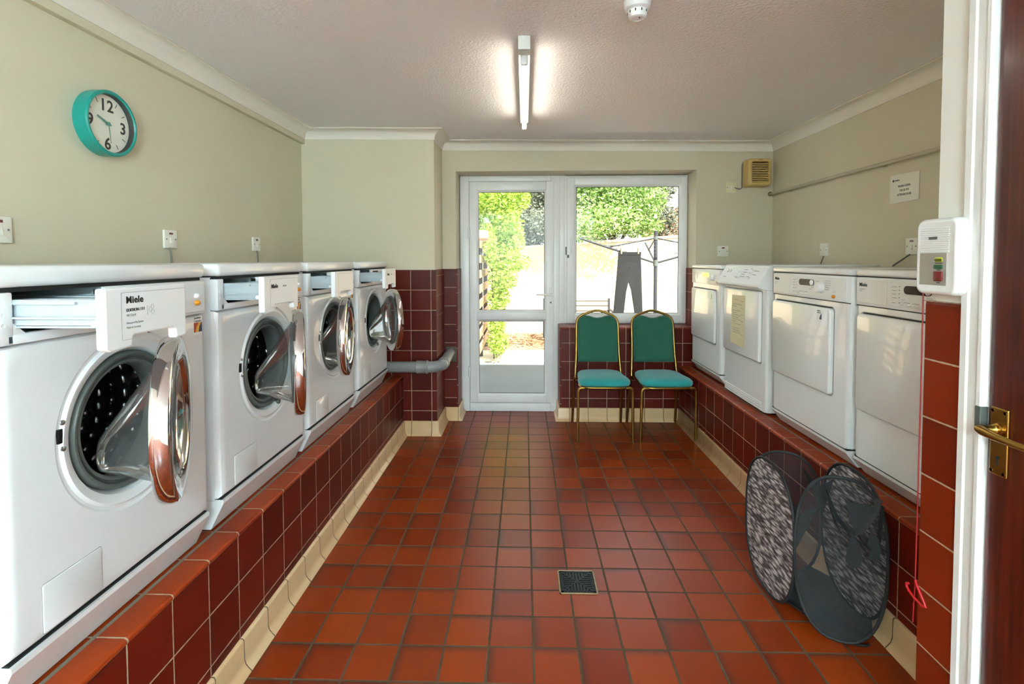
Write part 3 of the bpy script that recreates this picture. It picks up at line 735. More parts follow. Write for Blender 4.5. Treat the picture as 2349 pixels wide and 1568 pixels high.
def dryer_c(yf, w, label):
    t = thing('tumble_dryer', label, 'tumble dryer', (1.315, yf, PH), PI, 'tumble dryers on the right plinth')
    dryer_shell(t, w, .825)
    MB().prism([(.001, .080), (.001, .070), (-.045, .012), (-.30, .012), (-.30, .080)], .002, w - .002, 'Y').build('kick_plate', 'white', t)
    MB().box(-.3, -.003, .004, w - .004, .078, .087).build('kick_seam', 'dark', t)
    MB().box(-.58, -.07, .02, w - .02, 0, .014).build('base_feet', 'black', t)
    fa = MB().box(-.01, .004, .004, w - .02, .686, .792, .003).build('control_fascia', 'white', t, smooth=40)
    MB().prism(rrect(.245, .37, .738, .768, .006), .003, .0055).build('display', 'lcd', fa)
    MB().lathe([(.0245, .004), (.024, .008), (.020, .010), (.018, .026), (0, .027)], (0, .452, .738), 'X', 30, False, True).build('programme_knob', 'white2', fa, smooth=40)
    mb = MB(); print_lines(mb, [(.04, .10, .765, .002), (.04, .09, .755, .002), (.04, .08, .718, .002), (.12, .125, .742, .05), (.39, .41, .75, .002), (.48, .50, .76, .002), (.48, .51, .75, .002)], .0046); mb.build('fascia_print', 'greyink', fa)
    MB().lathe([(.008, .004), (.006, .008), (0, .009)], (0, .525, .709), 'X', 14).build('button', 'redb', fa, smooth=40)
    mb = MB(); rplate(mb, -.004, .0012, .023, .511, .274, .656, .022, .0004); mb.build('door_recess', 'greyink', t, smooth=30)
    mb = MB(); rplate(mb, 0, .016, .028, .506, .281, .65, .020, .006, 8); dd = mb.build('loading_door', 'white', t, smooth=50)
    MB().box(.001, .0115, .06, .495, .6505, .653).build('grip_slot', 'dark', dd)
    MB().box(.0158, .0165, .45, .462, .59, .622, 0).build('door_mark', 'greyink', dd)
    return t
def dryer_b(yf, w, label):
    t = thing('tumble_dryer', label, 'tumble dryer', (1.33, yf, PH), PI, 'tumble dryers on the right plinth')
    H = .832
    q = lambda x, i: [(x, a, b) for a, b in rrect(i, w - i, .012, H - .012, .006, 3)]
    mb = MB(); mb.rings([q(-.60, 0), q(-.035, 0), q(-.012, .004), q(-.002, .014), q(0, .03)]); mb.build('body', 'white', t, smooth=30)
    MB().box(-.60, -.03, 0, w, H - .014, H, .006, 3).build('lid', 'white', t, smooth=40)
    # slanted console standing proud of the front, curved underneath
    prof = [(-.03, H), (-.008, H - .004), (.052, .722), (.055, .712), (.048, .703), (.02, .694), (-.03, .690)]
    cs = bevmod(MB().prism(prof, .0, w, 'Y').build('slanted_console', 'white2', t), .003)
    nx = Vector((.115, 0, .06)).normalized()
    def on(u, v, h=.0015):  # u across, v down the slope 0..1
        return Vector((-.008 + .060 * v, u, H - .004 - .106 * v)) + nx * h
    sl = Matrix.Rotation(-math.atan2(.06, .106), 4, 'Y')
    def knob(u, v, r, h, nm, mt):
        mb = MB().lathe([(r, 0), (r * .95, h * .7), (r * .8, h), (0, h)], (0, 0, 0), 'X', 28, False, True); mb.xf(Matrix.Translation(on(u, v, -.001)) @ sl); mb.build(nm, mt, cs, smooth=40)
    knob(.27, .55, .024, .016, 'programme_knob', 'white2')
    for u in (.09, .13): knob(u, .35, .011, .006, 'button', 'panelgrey')
    for k in range(3): knob(.44, .25 + .22 * k, .008, .005, 'button', 'panelgrey')
    mb = MB()
    for u0, u1, v in ((.32, .37, .25), (.32, .38, .38), (.32, .36, .51), (.32, .38, .64), (.40, .43, .2), (.40, .43, .42), (.40, .43, .62), (.46, .52, .3), (.46, .51, .5), (.06, .11, .7)):
        p = [on(u0, v - .015), on(u1, v - .015), on(u1, v + .015), on(u0, v + .015)]
        mb.quad(*[tuple(a) for a in p])
    mb.build('console_print', 'greyink', cs)
    mb = MB(); rplate(mb, -.003, .0012, .020, w - .058, .276, .688, .012, .0004); mb.build('door_recess', 'greyink', t, smooth=30)
    mb = MB(); rplate(mb, 0, .018, .025, w - .063, .282, .684, .012, .009, 8); mb.build('loading_door', 'white', t, smooth=50)
    mb = MB()
    for k in range(4): mb.prism([(0, .062 - .013 * k), (.006, .060 - .013 * k), (.006, .056 - .013 * k), (0, .051 - .013 * k)], .03, w - .06, 'Y')
    mb.build('louvre_vent', 'white2', t)
    MB().box(-.58, -.05, .02, w - .02, 0, .014).build('base_feet', 'black', t)
    return t
dryer_c(4.05, .585, 'farthest tumble dryer by the window wall, with a green lit display')
dryer_b(3.44, .60, 'tumble dryer with slanted console, bottom louvres and a paper notice on its door')
dryer_a(2.74, .635, 'tumble dryer with a round knob and blue sticker, just before the slanted-console dryer', (.025, .53, .282, .655), True, '')
dryer_a(2.065, .605, 'tumble dryer partly hidden behind the call unit, above the laundry hamper', (.03, .50, .278, .655), False, '')
nt = thing('instruction_notice', 'yellowed instruction sheet taped to the door of the slanted-console dryer', 'notice', (1.3115, 3.29, PH + .33), PI)
rw = random.Random(4)
mb = MB().rings([[(.0, 0, .012), (.0, .205, 0), (.0, .21, .318), (.0, .02, .312)], [(.0008, 0, .012), (.0008, .205, 0), (.0008, .21, .318), (.0008, .02, .312)]]); mb.build('sheet', 'papery', nt)
mb = MB()
for k in range(16):
    if k in (1, 4, 12): continue
    z = .285 - .0135 * k; a = .025 + (0.03 if k < 2 else 0) + rw.random() * .012; b = min(.19, a + rw.choice((.06, .09, .12, .14)))
    print_lines(mb, [(a, b, z, .003)], .0012)
    if k % 3 == 0: print_lines(mb, [(.15, .185, z - .006, .003)], .0012)
mb.build('print', 'greyink', nt)

# ================================================================== CHAIRS
def sup(a, n): c, s_ = math.cos(a), math.sin(a); return (math.copysign(abs(c) ** (2 / n), c), math.copysign(abs(s_) ** (2 / n), s_))
def chair(loc, rz, label):
    t = thing('banquet_chair', label, 'chair', loc, rz, 'green stacking chairs under the window')
    def ring(z, g, n=5):
        out = []
        for k in range(40):
            u, v = sup(2 * PI * k / 40, n); y = -.035 + v * (.203 + g); hw = .187 - .018 * (v + 1) / 2 * 1.0 + g
            out.append((u * (hw + .008 * (v < 0)), y, z))
        return out
    MB().rings([ring(.404, -.02), ring(.406, -.006), ring(.418, 0), ring(.434, 0), ring(.447, -.012), ring(.456, -.035, 4), ring(.461, -.08, 3.5), ring(.463, -.14, 3)]).build('seat', 'seatfab', t, smooth=70)
    MB().tube([(x, y, .396) for x, y, _ in ring(0, -.012)], .0095, 8, closed=True).build('seat_frame', 'goldtube', t, smooth=70)
    for s_ in (-1, 1):
        MB().tube([(.150 * s_, -.222, .394), (.176 * s_, -.224, .396), (.190 * s_, -.222, .388), (.195 * s_, -.220, .365), (.196 * s_, -.218, .30), (.200 * s_, -.21, .0)], .0105, 10).build('leg', 'goldtube', t, smooth=70)
        MB().tube([(.172 * s_, .10, .396), (.182 * s_, .14, .394), (.187 * s_, .165, .37), (.190 * s_, .19, .26), (.196 * s_, .245, .0)], .0105, 10).build('leg', 'goldtube', t, smooth=70)
    half = [(.180, .155, .40), (.176, .170, .47), (.170, .186, .56), (.167, .204, .68), (.166, .219, .785), (.162, .225, .825), (.149, .230, .852), (.125, .233, .871), (.085, .236, .887), (.04, .239, .902), (.015, .240, .908)]
    MB().tube([(x, y, z) for x, y, z in half] + [(-x, y, z) for x, y, z in reversed(half)], .0105, 10).build('back_frame', 'goldtube', t, smooth=70)
    # upholstered back with a dip under the hand-hold
    out = [(-.152, .508), (-.158, .515), (-.158, .80), (-.153, .830), (-.138, .853), (-.115, .868), (-.09, .873), (-.06, .868), (-.03, .858), (0, .854)]
    out = out + [(-x, z) for x, z in reversed(out[:-1])]
    yy = lambda z: .178 + .125 * (z - .5)
    cx, czz = 0, .69
    def lay(f, dy): return [(x * f, yy(z) + dy, czz + (z - czz) * f) for x, z in out]
    MB().rings([lay(.93, .012), lay(.985, .008), lay(1, 0), lay(1, -.012), lay(.98, -.024), lay(.93, -.032), lay(.8, -.037), lay(.5, -.039)]).build('backrest', 'backfab', t, smooth=60)
    return t
chair((.583, 3.9, 0), .0, 'green padded chair with gold frame, the one nearer the garden door')
chair((1.030, 3.9, 0), .03, 'green padded chair with gold frame, tucked in the corner by the right plinth')

# ================================================================== LAUNDRY HAMPER
hm = thing('laundry_hamper', 'black mesh pop-up laundry hamper with braided print on its sides', 'laundry hamper', (1.09, 1.9, 0))
def hp(x, y, z): return (x - 1.09, y - 1.9, z)
NN, RR_, BB, LL = Vector((.968, 1.832)), Vector((1.212, 1.71)), Vector((1.212, 2.09)), Vector((.955, 2.20))
def panel(A, B, top, n=2.5, bulge=0, low=.004, N=44):
    """upright oval hoop between two upright edges A and B"""
    m = (A + B) / 2; u = (B - A) / 2; nn = Vector((u.y, -u.x)).normalized()
    h = (top - low) / 2
    P = []
    for k in range(N):
        a, b = sup(2 * PI * k / N, n)
        bb = bulge * (1 - a * a)
        P.append(hp(m.x + u.x * a + nn.x * bb, m.y + u.y * a + nn.y * bb, low + h + h * b))
    return P
def fill(mb, P, z=None):
    # horizontal strips between the two halves of the hoop
    N = len(P); c = Vector((0, 0, 0))
    for p in P: c += Vector(p) / N
    rings = [[tuple(c.lerp(Vector(p), f)) for p in P] for f in (1, .75, .5, .25, .03)]
    return mb.rings(rings, False, True)
sides = (('side_panel', NN, LL, .525, 'braid', .0, .004), ('front_panel', NN, RR_, .575, 'net', .02, .004), ('side_panel', RR_, BB, .545, 'braid', 0, .03), ('back_panel', LL, BB, .515, 'net', .0, .004))
hoops = []
for nm, A, B, top, mt, bl, low in sides:
    P = panel(A, B, top, 2.5, bl, low); hoops.append(P)
    o = fill(MB(), P).build(nm, mt, hm, smooth=60)
    MB().tube(P, .0055, 8, closed=True).build('hoop', 'strap', o, smooth=60)
base = []
for k, rev in ((1, 0), (2, 0), (3, 1), (0, 1)):      # round the feet of the four hoops
    q_ = [p for p in hoops[k] if p[2] < .075]
    a_, b_ = ((NN, RR_), (RR_, BB), (BB, LL), (LL, NN))[(1, 2, 3, 0).index(k)]
    d_ = b_ - a_
    q_.sort(key=lambda p: (p[0] + 1.09 - a_.x) * d_.x + (p[1] + 1.9 - a_.y) * d_.y)
    base += q_
mb = MB(); bc = (.005, .03, .03)
mb.rings([base, [tuple(Vector(bc).lerp(Vector((p[0], p[1], .03)), .8)) for p in base], [tuple(Vector(bc).lerp(Vector((p[0], p[1], .03)), .05)) for p in base]], False, True)
mb.build('base', 'basefab', hm, smooth=60)
# corner webs of netting between neighbouring hoops, near the top corners
for A, B, C_ in ((NN, LL, RR_), (LL, BB, NN), (BB, LL, RR_)):
    ua = (B - A).normalized() * .075; ub = (C_ - A).normalized() * .075
    MB().quad(hp(A.x, A.y, .27), hp(A.x + ua.x, A.y + ua.y, .465), hp(A.x + (ua.x + ub.x) * .4, A.y + (ua.y + ub.y) * .4, .40), hp(A.x + ub.x, A.y + ub.y, .46)).build('corner_web', 'basefab', hm)
u = (RR_ - NN); nrm = Vector((u.y, -u.x)).normalized()
def fp(f, z, off=.026): return hp(NN.x + u.x * f + nrm.x * off, NN.y + u.y * f + nrm.y * off, z)
MB().tube([fp(.30, .53, .02), fp(.36, .50, .03), fp(.45, .44, .034), fp(.56, .405, .036), (fp(.64, .40, .036)), fp(.74, .43, .036), fp(.84, .48, .034), fp(.88, .525, .022)], .01, 8, flat=(.020, .002)).build('carry_strap', 'strap', hm)
MB().tube([fp(.34, .525, .022), fp(.38, .47, .028), fp(.44, .42, .03), fp(.50, .385, .03)], .01, flat=(.018, .002)).build('strap_tail', 'strap', hm)
MB().rings([[fp(a, z, .031) for a, z in ((.55, .50), (.80, .505), (.83, .47), (.74, .42), (.66, .395), (.58, .44))], [fp(a, z, .033) for a, z in ((.55, .50), (.80, .505), (.83, .47), (.74, .42), (.66, .395), (.58, .44))]]).build('fabric_pocket', 'basefab', hm)
for pts in (((.60, .385), (.69, .37), (.73, .315), (.70, .285), (.60, .275), (.55, .295), (.57, .35)), ((.80, .41), (.88, .40), (.90, .34), (.86, .305), (.80, .33), (.76, .36))):
    MB().rings([[fp(a, z, .028) for a, z in pts], [fp(a, z, .034) for a, z in pts]]).build('fabric_flap', 'basefab', hm, smooth=20)
MB().tube([fp(.66, .40, .035), fp(.72, .375, .04), fp(.80, .355, .036), fp(.79, .33, .034), fp(.74, .325, .034)], .01, flat=(.016, .0025)).build('strap_tail', 'strap', hm)
MB().tube([fp(.92, .50, .01), fp(.91, .44, .016), fp(.89, .38, .02)], .01, flat=(.016, .0025)).build('strap_tail', 'strap', hm)
MB().tube([hp(1.10, 1.75, .006), hp(1.13, 1.735, .005), hp(1.16, 1.73, .006), hp(1.175, 1.738, .004)], .004, 8).build('strap_tail', 'strap', hm, smooth=60)

# ================================================================== WALL AND CEILING FITTINGS
# clock
ck = thing('wall_clock', 'round teal wall clock with numerals 12, 3, 6 and 9, on the left wall', 'clock', (XL, 1.990, 1.858))
MB().lathe([(.105, .0), (.126, .0), (.127, .01), (.1265, .050), (.122, .055), (.1155, .055), (.112, .050)], (0, 0, 0), 'X', 80).build('case', 'teal', ck, smooth=40)
MB().lathe([(.112, .050), (.111, .030)], (0, 0, 0), 'X', 80).build('inner_rim', 'numeral', ck, smooth=60)
MB().lathe([(.1115, .024), (.1115, .028), (0, .028)], (0, 0, 0), 'X', 80).build('dial', 'clockface', ck)
for s_, y, z in (('12', 0, .072), ('3', .079, 0), ('6', 0, -.076), ('9', -.080, 0)):
    o = text('numeral', s_, .064, 'numeral', ck, (.0285, y, z - .0225), bold=.0012, align='CENTER')
for k in range(12):
    if k % 3 == 0: continue
    a = R(30 * k); mb = MB().box(.0282, .0288, -.0012, .0012, .085, .103); mb.xf(Matrix.Rotation(-a, 4, 'X')); mb.build('hour_mark', 'numeral', ck)
def hand(deg, l0, l1, w, x, nm):
    mb = MB().prism([(-w * .6, -l0), (w * .6, -l0), (w, 0), (w * .5, l1), (-w * .5, l1), (-w, 0)], x, x + .0012)
    mb.xf(Matrix.Rotation(-R(deg), 4, 'X')); return mb.build(nm, 'hand', ck)
hand(293, .012, .055, .0055, .0320, 'hour_hand'); hand(173, .004, .075, .0022, .0345, 'minute_hand'); hand(290, .012, .035, .003, .0365, 'second_hand')
MB().lathe([(.007, .0285), (.007, .038), (0, .038)], (0, 0, 0), 'X', 20).build('hub', 'hand', ck)
# electrical points
def point(loc, rz, label, neon=True, cord=None, nm='fused_switch', mat='socket'):
    t = thing(nm, label, 'wall switch' if nm != 'cable_outlet' else 'cable outlet', loc, rz, 'white electrical points')
    mb = MB(); rplate(mb, 0, .009, -.043, .043, -.043, .043, .004, .003, 4); mb.build('plate', mat, t, smooth=40)
    if neon:
        mb = MB(); rplate(mb, .009, .0105, -.012, .012, .022, .031, .001, .0005); mb.build('neon_lamp', 'neon', t)
        mb = MB().prism([(.009, -.018), (.015, -.018), (.0115, .008), (.009, .008)], -.008, .008, 'Y'); mb.build('rocker', 'socket', t)
    else:
        mb = MB(); rplate(mb, .009, .011, -.011, .011, -.016, .016, .002, .001); mb.build('rocker', 'socket', t)
    for y in (-.030, .030): MB().lathe([(.0035, 0), (.0035, .001), (0, .001)], (.009, y, 0), 'X', 10).build('screw', 'greyrub', t)
    if cord: MB().tube(cord, .0042, 8).build('cable', 'cordgrey', t, smooth=60)
    return t
point((XL, 1.576, 1.42), 0, 'white fused switch on the left wall, cut off by the picture edge')
point((XL, 2.366, 1.42), 0, 'white fused switch with cable, on the left wall right of the clock', cord=[(.006, -.012, -.04), (.014, -.012, -.055), (.016, -.010, -.10), (.012, -.004, -.16), (.012, 0, -.3)])
point((XL, 3.14, 1.42), 0, 'white fused switch on the left wall nearest the pier', cord=[(.006, 0, -.04), (.012, 0, -.055), (.012, .004, -.12), (.012, .006, -.3)])
point((XR, 3.462, 1.380), PI, 'white cable outlet on the right wall above the round-knob dryer', False, [(.006, 0, -.04), (.012, .002, -.055), (.016, -.015, -.09), (.014, -.03, -.14), (.014, -.03, -.3)], 'cable_outlet')
point((XR, 2.688, 1.384), PI, 'white fused switch with thick cable, beside the white call unit', cord=[(.006, -.01, -.04), (.014, -.02, -.05), (.02, -.06, -.075), (.02, -.11, -.10), (.016, -.15, -.16), (.016, -.16, -.3)])
point((1.60, YB, 1.384), -PI / 2, 'white fused switch on the window wall above the farthest dryer')
point((1.657, YB, 1.893), -PI / 2, 'aged switch wired to the extractor fan', False, [(.008, .03, -.002), (.014, .05, -.01), (.008, .07, -.012), (.006, .086, -.002), (.006, .0835, .03)], 'fused_switch', 'papery')
# extractor fan
ef = thing('extractor_fan', 'yellowed box extractor fan with slatted grille in the top right corner', 'extractor fan', (1.746, YB, 1.893), -PI / 2)
w, h = .182, .212
q = lambda x, i, r: [(x, a, b) for a, b in rrect(i, w - i, i, h - i, r, 6)]
MB().rings([q(0, 0, .02), q(.10, 0, .02), q(.112, .003, .018), q(.118, .010, .014), q(.118, .026, .012), q(.110, .028, .012)]).build('housing', 'cream', ef, smooth=40)
for k in range(11):
    z = .034 + .0138 * k
    MB().prism([(.104, z - .0035), (.117, z - .0045), (.117, z + .003), (.104, z + .006)], .028, w - .028, 'Y').build('slat', 'cream', ef)
mb = MB(); rplate(mb, .1085, .110, .027, w - .027, .027, h - .027, .01, .0003); mb.build('grille_back', 'creamdark', ef)
MB().box(.1178, .1184, .073, .110, .1955, .2005).build('maker_mark', 'creamdark', ef)
MB().tube([(.006, -.0052, .03), (.006, -.0052, .17), (.006, .003, .200), (.008, .03, .2165), (.008, .05, .218)], .0042, 8).build('cable', 'cordgrey', ef, smooth=60)
# painted rail along the right wall
rl = thing('wall_rail', 'long thin painted pipe running along the right wall below the coving', 'rail', (XR, 2.8, 1.838))
MB().cyl((-.033, -1.455, .0), (-.033, 1.372, .0), .0105, None, 12).build('pipe', 'railpaint', rl, smooth=60)
for y in (-.9, .1, 1.1): MB().box(-.034, 0, y - .008, y + .008, -.012, .003, .002).build('bracket', 'railpaint', rl)
MB().lathe([(.016, 0), (.016, .018), (.011, .02)], (-.033, 1.352, 0), 'Y', 16).build('end_collar', 'creamdark', rl, smooth=40)
# notice on the right wall
no = thing('wall_notice', 'white paper notice reading PLEASE CLEAN THE FILTER, on the right wall', 'notice', (XR - .001, 2.862, 1.618), PI)
sh = [(-.004, -.002), (.204, .004), (.207, .145), (.001, .150)]
MB().rings([[(0, a, b) for a, b in sh], [(.0009, a, b) for a, b in sh]]).build('sheet', 'paper', no)
for k, (s_, sz) in enumerate((('PLEASE CLEAN', .0165), ('THE FILTER', .0165), ('AFTER EACH USE', .0165))):
    text('lettering', s_, sz, 'numeral', no, (.0012, .103, .080 - .0225 * k), align='CENTER', sx=.8)
mb = MB().lathe([(.0065, .0009), (.0065, .0014)], (0, .024, .119), 'X', 16, True, True); print_lines(mb, [(.034, .068, .1185, .005)], .0014); mb.build('emblem', 'numeral', no)
# call unit and its pull cord
cu = thing('call_unit', 'white wall intercom call unit with yellow, green and red buttons', 'call unit', (1.055, 1.355, 1.231), PI)
w, h = .130, .188
q = lambda x, i, r: [(x, a, b) for a, b in rrect(i, w - i, i, h - i, r, 8)]
MB().rings([q(0, .004, .02), q(.004, 0, .022), q(.036, 0, .022), q(.043, .0025, .020), q(.047, .009, .014), q(.0465, .0105, .013)]).build('housing', 'gloss', cu, smooth=50)
mb = MB()
for k in range(12): mb.box(.046, .0478, .018, .106, .105 + .0052 * k, .1075 + .0052 * k, .0007, 1)
mb.build('speaker_grille', 'gloss', cu)
MB().box(.047, .0487, .046, .071, .136, .143).build('badge', 'greyrub', cu)
sl_ = MB().box(.046, .0475, .018, .100, .024, .103).build('label_plate', 'silver', cu)
for nm, mt, y0, y1, z0, z1, r, x in (('button_surround', 'ylw', .064, .090, .0805, .0925, .005, .0482), ('button', 'ylwd', .066, .087, .082, .089, .003, .0495), ('button', 'grn', .064, .090, .0635, .0745, .004, .0505), ('button', 'redb', .064, .090, .034, .0585, .004, .0505)):
    mb = MB(); rplate(mb, .0470, x, y0, y1, z0, z1, r, .001); o = mb.build(nm, mt, sl_, smooth=40)
    o['label'] = {'ylw': 'yellow button surround', 'ylwd': 'olive yellow button', 'grn': 'green button', 'redb': 'dark red button'}[mt]
mb = MB(); print_lines(mb, [(.066, .088, .0782, .0022), (.071, .084, .0612, .0018), (.072, .083, .0305, .002)], .0479); mb.build('button_print', 'numeral', sl_)
MB().box(.006, .016, w - .0005, w + .0006, .078, .104).build('side_slot', 'greyrub', cu)
pc = thing('pull_cord', 'red emergency pull cord with triangular handle hanging below the call unit', 'pull cord', (1.024, 1.345, 1.233))
MB().tube([(0, 0, 0), (.0005, 0, -.3), (.0, .0, -.6), (-.001, 0, -.775), (-.002, .003, -.87)], .0016, 6).build('cord', 'redcord', pc, smooth=60)
MB().tube([(0, .0, -.755), (-.002, -.006, -.762), (0, -.03, -.795), (0, -.036, -.803), (-.002, -.028, -.806), (-.002, .0, -.802), (0, .022, -.797), (0, .030, -.790), (0, .030, -.782), (0, .024, -.779)], .0034, 8).build('handle', 'redplastic', pc, smooth=60)
# fluorescent batten
def batten(x, y0, label, mt='tube'):
    c = cz(x); L = 1.235
    t = thing('fluorescent_batten', label, 'ceiling light', (x, y0, c))
    MB().box(-.026, .026, 0, L, -.052, .002, .004).build('spine', 'batten', t, smooth=40)
    for y, s_ in ((.075, 1), (L - .035, -1)):
        MB().box(-.017, .017, y - .012, y + .012, -.098, -.05, .010, 4).build('lamp_holder', 'batten', t, smooth=50)
    MB().box(-.0265, .0265, -.004, .062, -.058, 0, .003).build('end_cap', 'batten', t, smooth=40)
    MB().lathe([(.010, -.0585), (.009, -.0595), (0, -.0595)], (0, .026, 0), 'Z', 20).build('end_cap_button', 'panelgrey', t)
    MB().cyl((0, .087, -.078), (0, L - .04, -.078), .013, None, 20).build('tube', mt, t, smooth=60)
    return t
batten(.0, 2.222, 'lit fluorescent tube batten on the ceiling')
batten(.62, -3.2, 'added fill-light batten, unseen behind the viewpoint, on the door side', 'tube_fill')  # this and the next are out of view, added to brighten the room
batten(-.85, -3.2, 'added fill-light batten, unseen behind the viewpoint, on the washer side', 'tube_fill')
# smoke detector
sd = thing('smoke_detector', 'round white smoke detector on the ceiling', 'smoke detector', (.418, 1.935, cz(.418)))
MB().lathe([(.0, 0), (.050, .0), (.051, -.006), (.048, -.022), (.046, -.026)], (0, 0, 0), 'Z', 48).build('base', 'white2', sd, smooth=40)
MB().lathe([(.046, -.026), (.046, -.030), (.036, -.036), (.0345, -.050), (.030, -.060), (.022, -.063), (.0215, -.060), (0, -.060)], (0, 0, 0), 'Z', 48).build('sensor_head', 'white2', sd, smooth=35)
for k in range(10):
    a = 2 * PI * k / 10 + .2; mb = MB().box(-.0018, .0018, -.0006, .0006, -.048, -.039); mb.xf(Matrix.Rotation(a, 4, 'Z') @ Matrix.Translation((0, .0357, 0))); mb.build('vent_slot', 'dark', sd)
MB().lathe([(.0025, -.060), (.0025, -.0625), (0, -.0635)], (.006, -.004, 0), 'Z', 10).build('indicator', 'greyrub', sd)
# waste pipe behind the farthest washer
wp = thing('waste_pipe', 'grey plastic waste pipe running from behind the washers into the wall', 'pipe', (-.79, 3.715, .535))
MB().tube([(-.60, 0, -.004), (.005, 0, 0)], .041, 24).build('pipe', 'pipegrey', wp, smooth=60)
MB().lathe([(.043, 0), (.048, .003), (.0485, .014), (.046, .018), (.046, .070), (.049, .074), (.049, .084), (.043, .088)], (-.005, 0, 0), 'X', 32).build('collar', 'pipegrey', wp, smooth=40)
el = [(.07, 0, .001), (.105, 0, .001)] + [(.105 + .073 * math.sin(R(a)), .073 * (1 - math.cos(R(a))), .001 + .004 * a / 90) for a in range(15, 91, 15)] + [(.178, .12, .006)]
MB().tube(el, .0415, 24).build('elbow', 'pipegrey', wp, smooth=60)
MB().tube([(.178, .10, .005), (.178, .13, .008)], .046, 24).build('elbow_rim', 'pipegrey', wp, smooth=40)
MB().tube([(.178, .12, .006), (.178, .462, .026)], .038, 24).build('pipe', 'pipegrey', wp, smooth=60)
MB().prism([(.140, -.045), (.225, -.052), (.232, .03), (.228, .075), (.145, .07)], .4635, .4610, 'Y').build('mortar_patch', 'patch', wp)
# floor drain
dn_ = thing('floor_drain', 'square metal floor drain grate set in the quarry tiles', 'drain', (.2135, 2.059, 0))
mb = MB(); a = .077
for x0, x1, y0, y1 in ((-a, a, -a, -a + .007), (-a, a, a - .007, a), (-a, -a + .007, -a, a), (a - .007, a, -a, a)): mb.box(x0, x1, y0, y1, 0, .0035, .001, 1)
mb.build('rim', 'drainrim', dn_)
MB().box(-.07, .07, -.07, .07, .0002, .0008).build('sump', 'dark', dn_)
mb = MB(); b = .068
for x0, x1, y0, y1 in ((-b, b, -b, -b + .008), (-b, b, b - .008, b), (-b, -b + .010, -b, b), (b - .010, b, -b, b)): mb.box(x0, x1, y0, y1, .0008, .0032)
for k in (45, 135): mb.box(-.083, .083, -.0022, .0022, .0008, .0036, 0, rot=Matrix.Rotation(R(k), 3, 'Z'))
for k in range(-4, 5):
    v = k * .0125; m_ = abs(v) + .004
    if m_ < b:
        mb.box(-b, -m_, v - .0024, v + .0024, .0008, .0032); mb.box(m_, b, v - .0024, v + .0024, .0008, .0032)
        mb.box(v - .0024, v + .0024, m_, b, .0008, .0032); mb.box(v - .0024, v + .0024, -b, -m_, .0008, .0032)
mb.build('grate', 'drainm', dn_)

# ================================================================== THE GARDEN
S(MB().box(-5, 7, 4.5, 6.82, -.15, -.05).build('patio', 'concrete'))
S(MB().box(-5, 7, 6.82, 7.64, -.15, -.04).build('garden_path', 'gravelpath'))
S(MB().box(-5, 9, 7.64, 30, -.2, -.06).build('garden_ground', 'soil'))
mb = MB()
gt = lambda x: 1.53 + .068 * x
mb.rings([[(x, y, z) for y, z in ((9.75, -.1), (9.75, gt(x)), (9.73, gt(x)), (9.73, gt(x) + .05), (9.93, gt(x) + .05), (9.93, -.1))] for x in (-5, 7)])
S(mb.build('garden_wall', 'render_wall'))
rg = random.Random(11)
def foliage(name, mat, parent, blobs, n, size, seed, flat=None, org=(0, 0, 0)):
    r = random.Random(seed); V, F = [], []
    tot = sum(b[3] * b[4] * b[5] for b in blobs)
    for b in blobs:
        for _ in range(int(n * b[3] * b[4] * b[5] / tot)):
            d = Vector((r.gauss(0, 1), r.gauss(0, 1), r.gauss(0, 1))).normalized() * (r.random() ** .45)
            p = Vector((b[0] + d.x * b[3], b[1] + d.y * b[4], b[2] + d.z * b[5])) - Vector(org)
            u = Vector((r.gauss(0, 1), r.gauss(0, 1), r.gauss(0, .6))).normalized()
            v = u.cross(Vector((r.gauss(0, 1), r.gauss(0, 1), r.gauss(0, 1)))).normalized()
            if flat: u.z *= flat; v.z *= flat
            s_ = size * (.6 + .8 * r.random()); i = len(V)
            V += [p - u * s_, p + v * s_ * .42 - u * s_ * .1, p + u * s_, p - v * s_ * .42 - u * s_ * .1]; F.append((i, i + 1, i + 2, i + 3))
    me = bpy.data.meshes.new(name); me.from_pydata([tuple(v) for v in V], [], F); me.materials.append(M[mat])
    o = bpy.data.objects.new(name, me); COL.objects.link(o)
    if parent is not None: o.parent = parent
    return o
tr = thing('slatted_screen', 'timber slatted screen beside the garden door, partly covered by the climber', 'fence', (-.58, 6.7, -.05))
for k in range(8):
    MB().box(-.012, .012, -1.55, 1.5, .16 + .195 * k, .262 + .195 * k, .002).build('slat', 'timber', tr)
for y in (-1.5, -.3, .5, 1.45): MB().box(-.075, -.013, y - .04, y + .04, 0, 1.66).build('post', 'timberdark', tr)
MB().tube([(-.02, -.40, 1.67), (.11, -.34, 1.67)], .065, 20).build('log_rail_end', 'timber', tr, smooth=40)
cl = thing('climbing_plant', 'lime green climbing plant spilling over the slatted screen', 'climber', (-.42, 7.2, -.05))
blobs = [(-.42, 7.2, 2.15, .34, .5, .32), (-.18, 7.4, 2.25, .30, .4, .28), (-.30, 7.2, 1.85, .30, .45, .25), (-.22, 7.3, 1.62, .24, .4, .25), (-.30, 7.2, 1.35, .24, .4, .24), (-.30, 7.1, 1.08, .22, .4, .22), (-.10, 7.5, 1.28, .20, .3, .14), (-.36, 7.1, .80, .17, .4, .20), (-.38, 7.0, .50, .15, .4, .20), (-.36, 6.9, .22, .15, .35, .2), (-.45, 6.9, 1.5, .1, .4, .3), (-.62, 7.5, 2.5, .3, .4, .3)]
foliage('foliage', 'leaf_lime', cl, blobs, 19000, .027, 3, org=(-.42, 7.2, -.05))
mb = MB()
for k in range(5): mb.tube([(.0 + .03 * k, -.2 + .1 * k, .0), (-.02 + .02 * k, -.1 + .1 * k, .8), (.05 * k - .05, .05 * k, 1.6), (.07 * k - .1, .1, 2.2)], .012, 6)
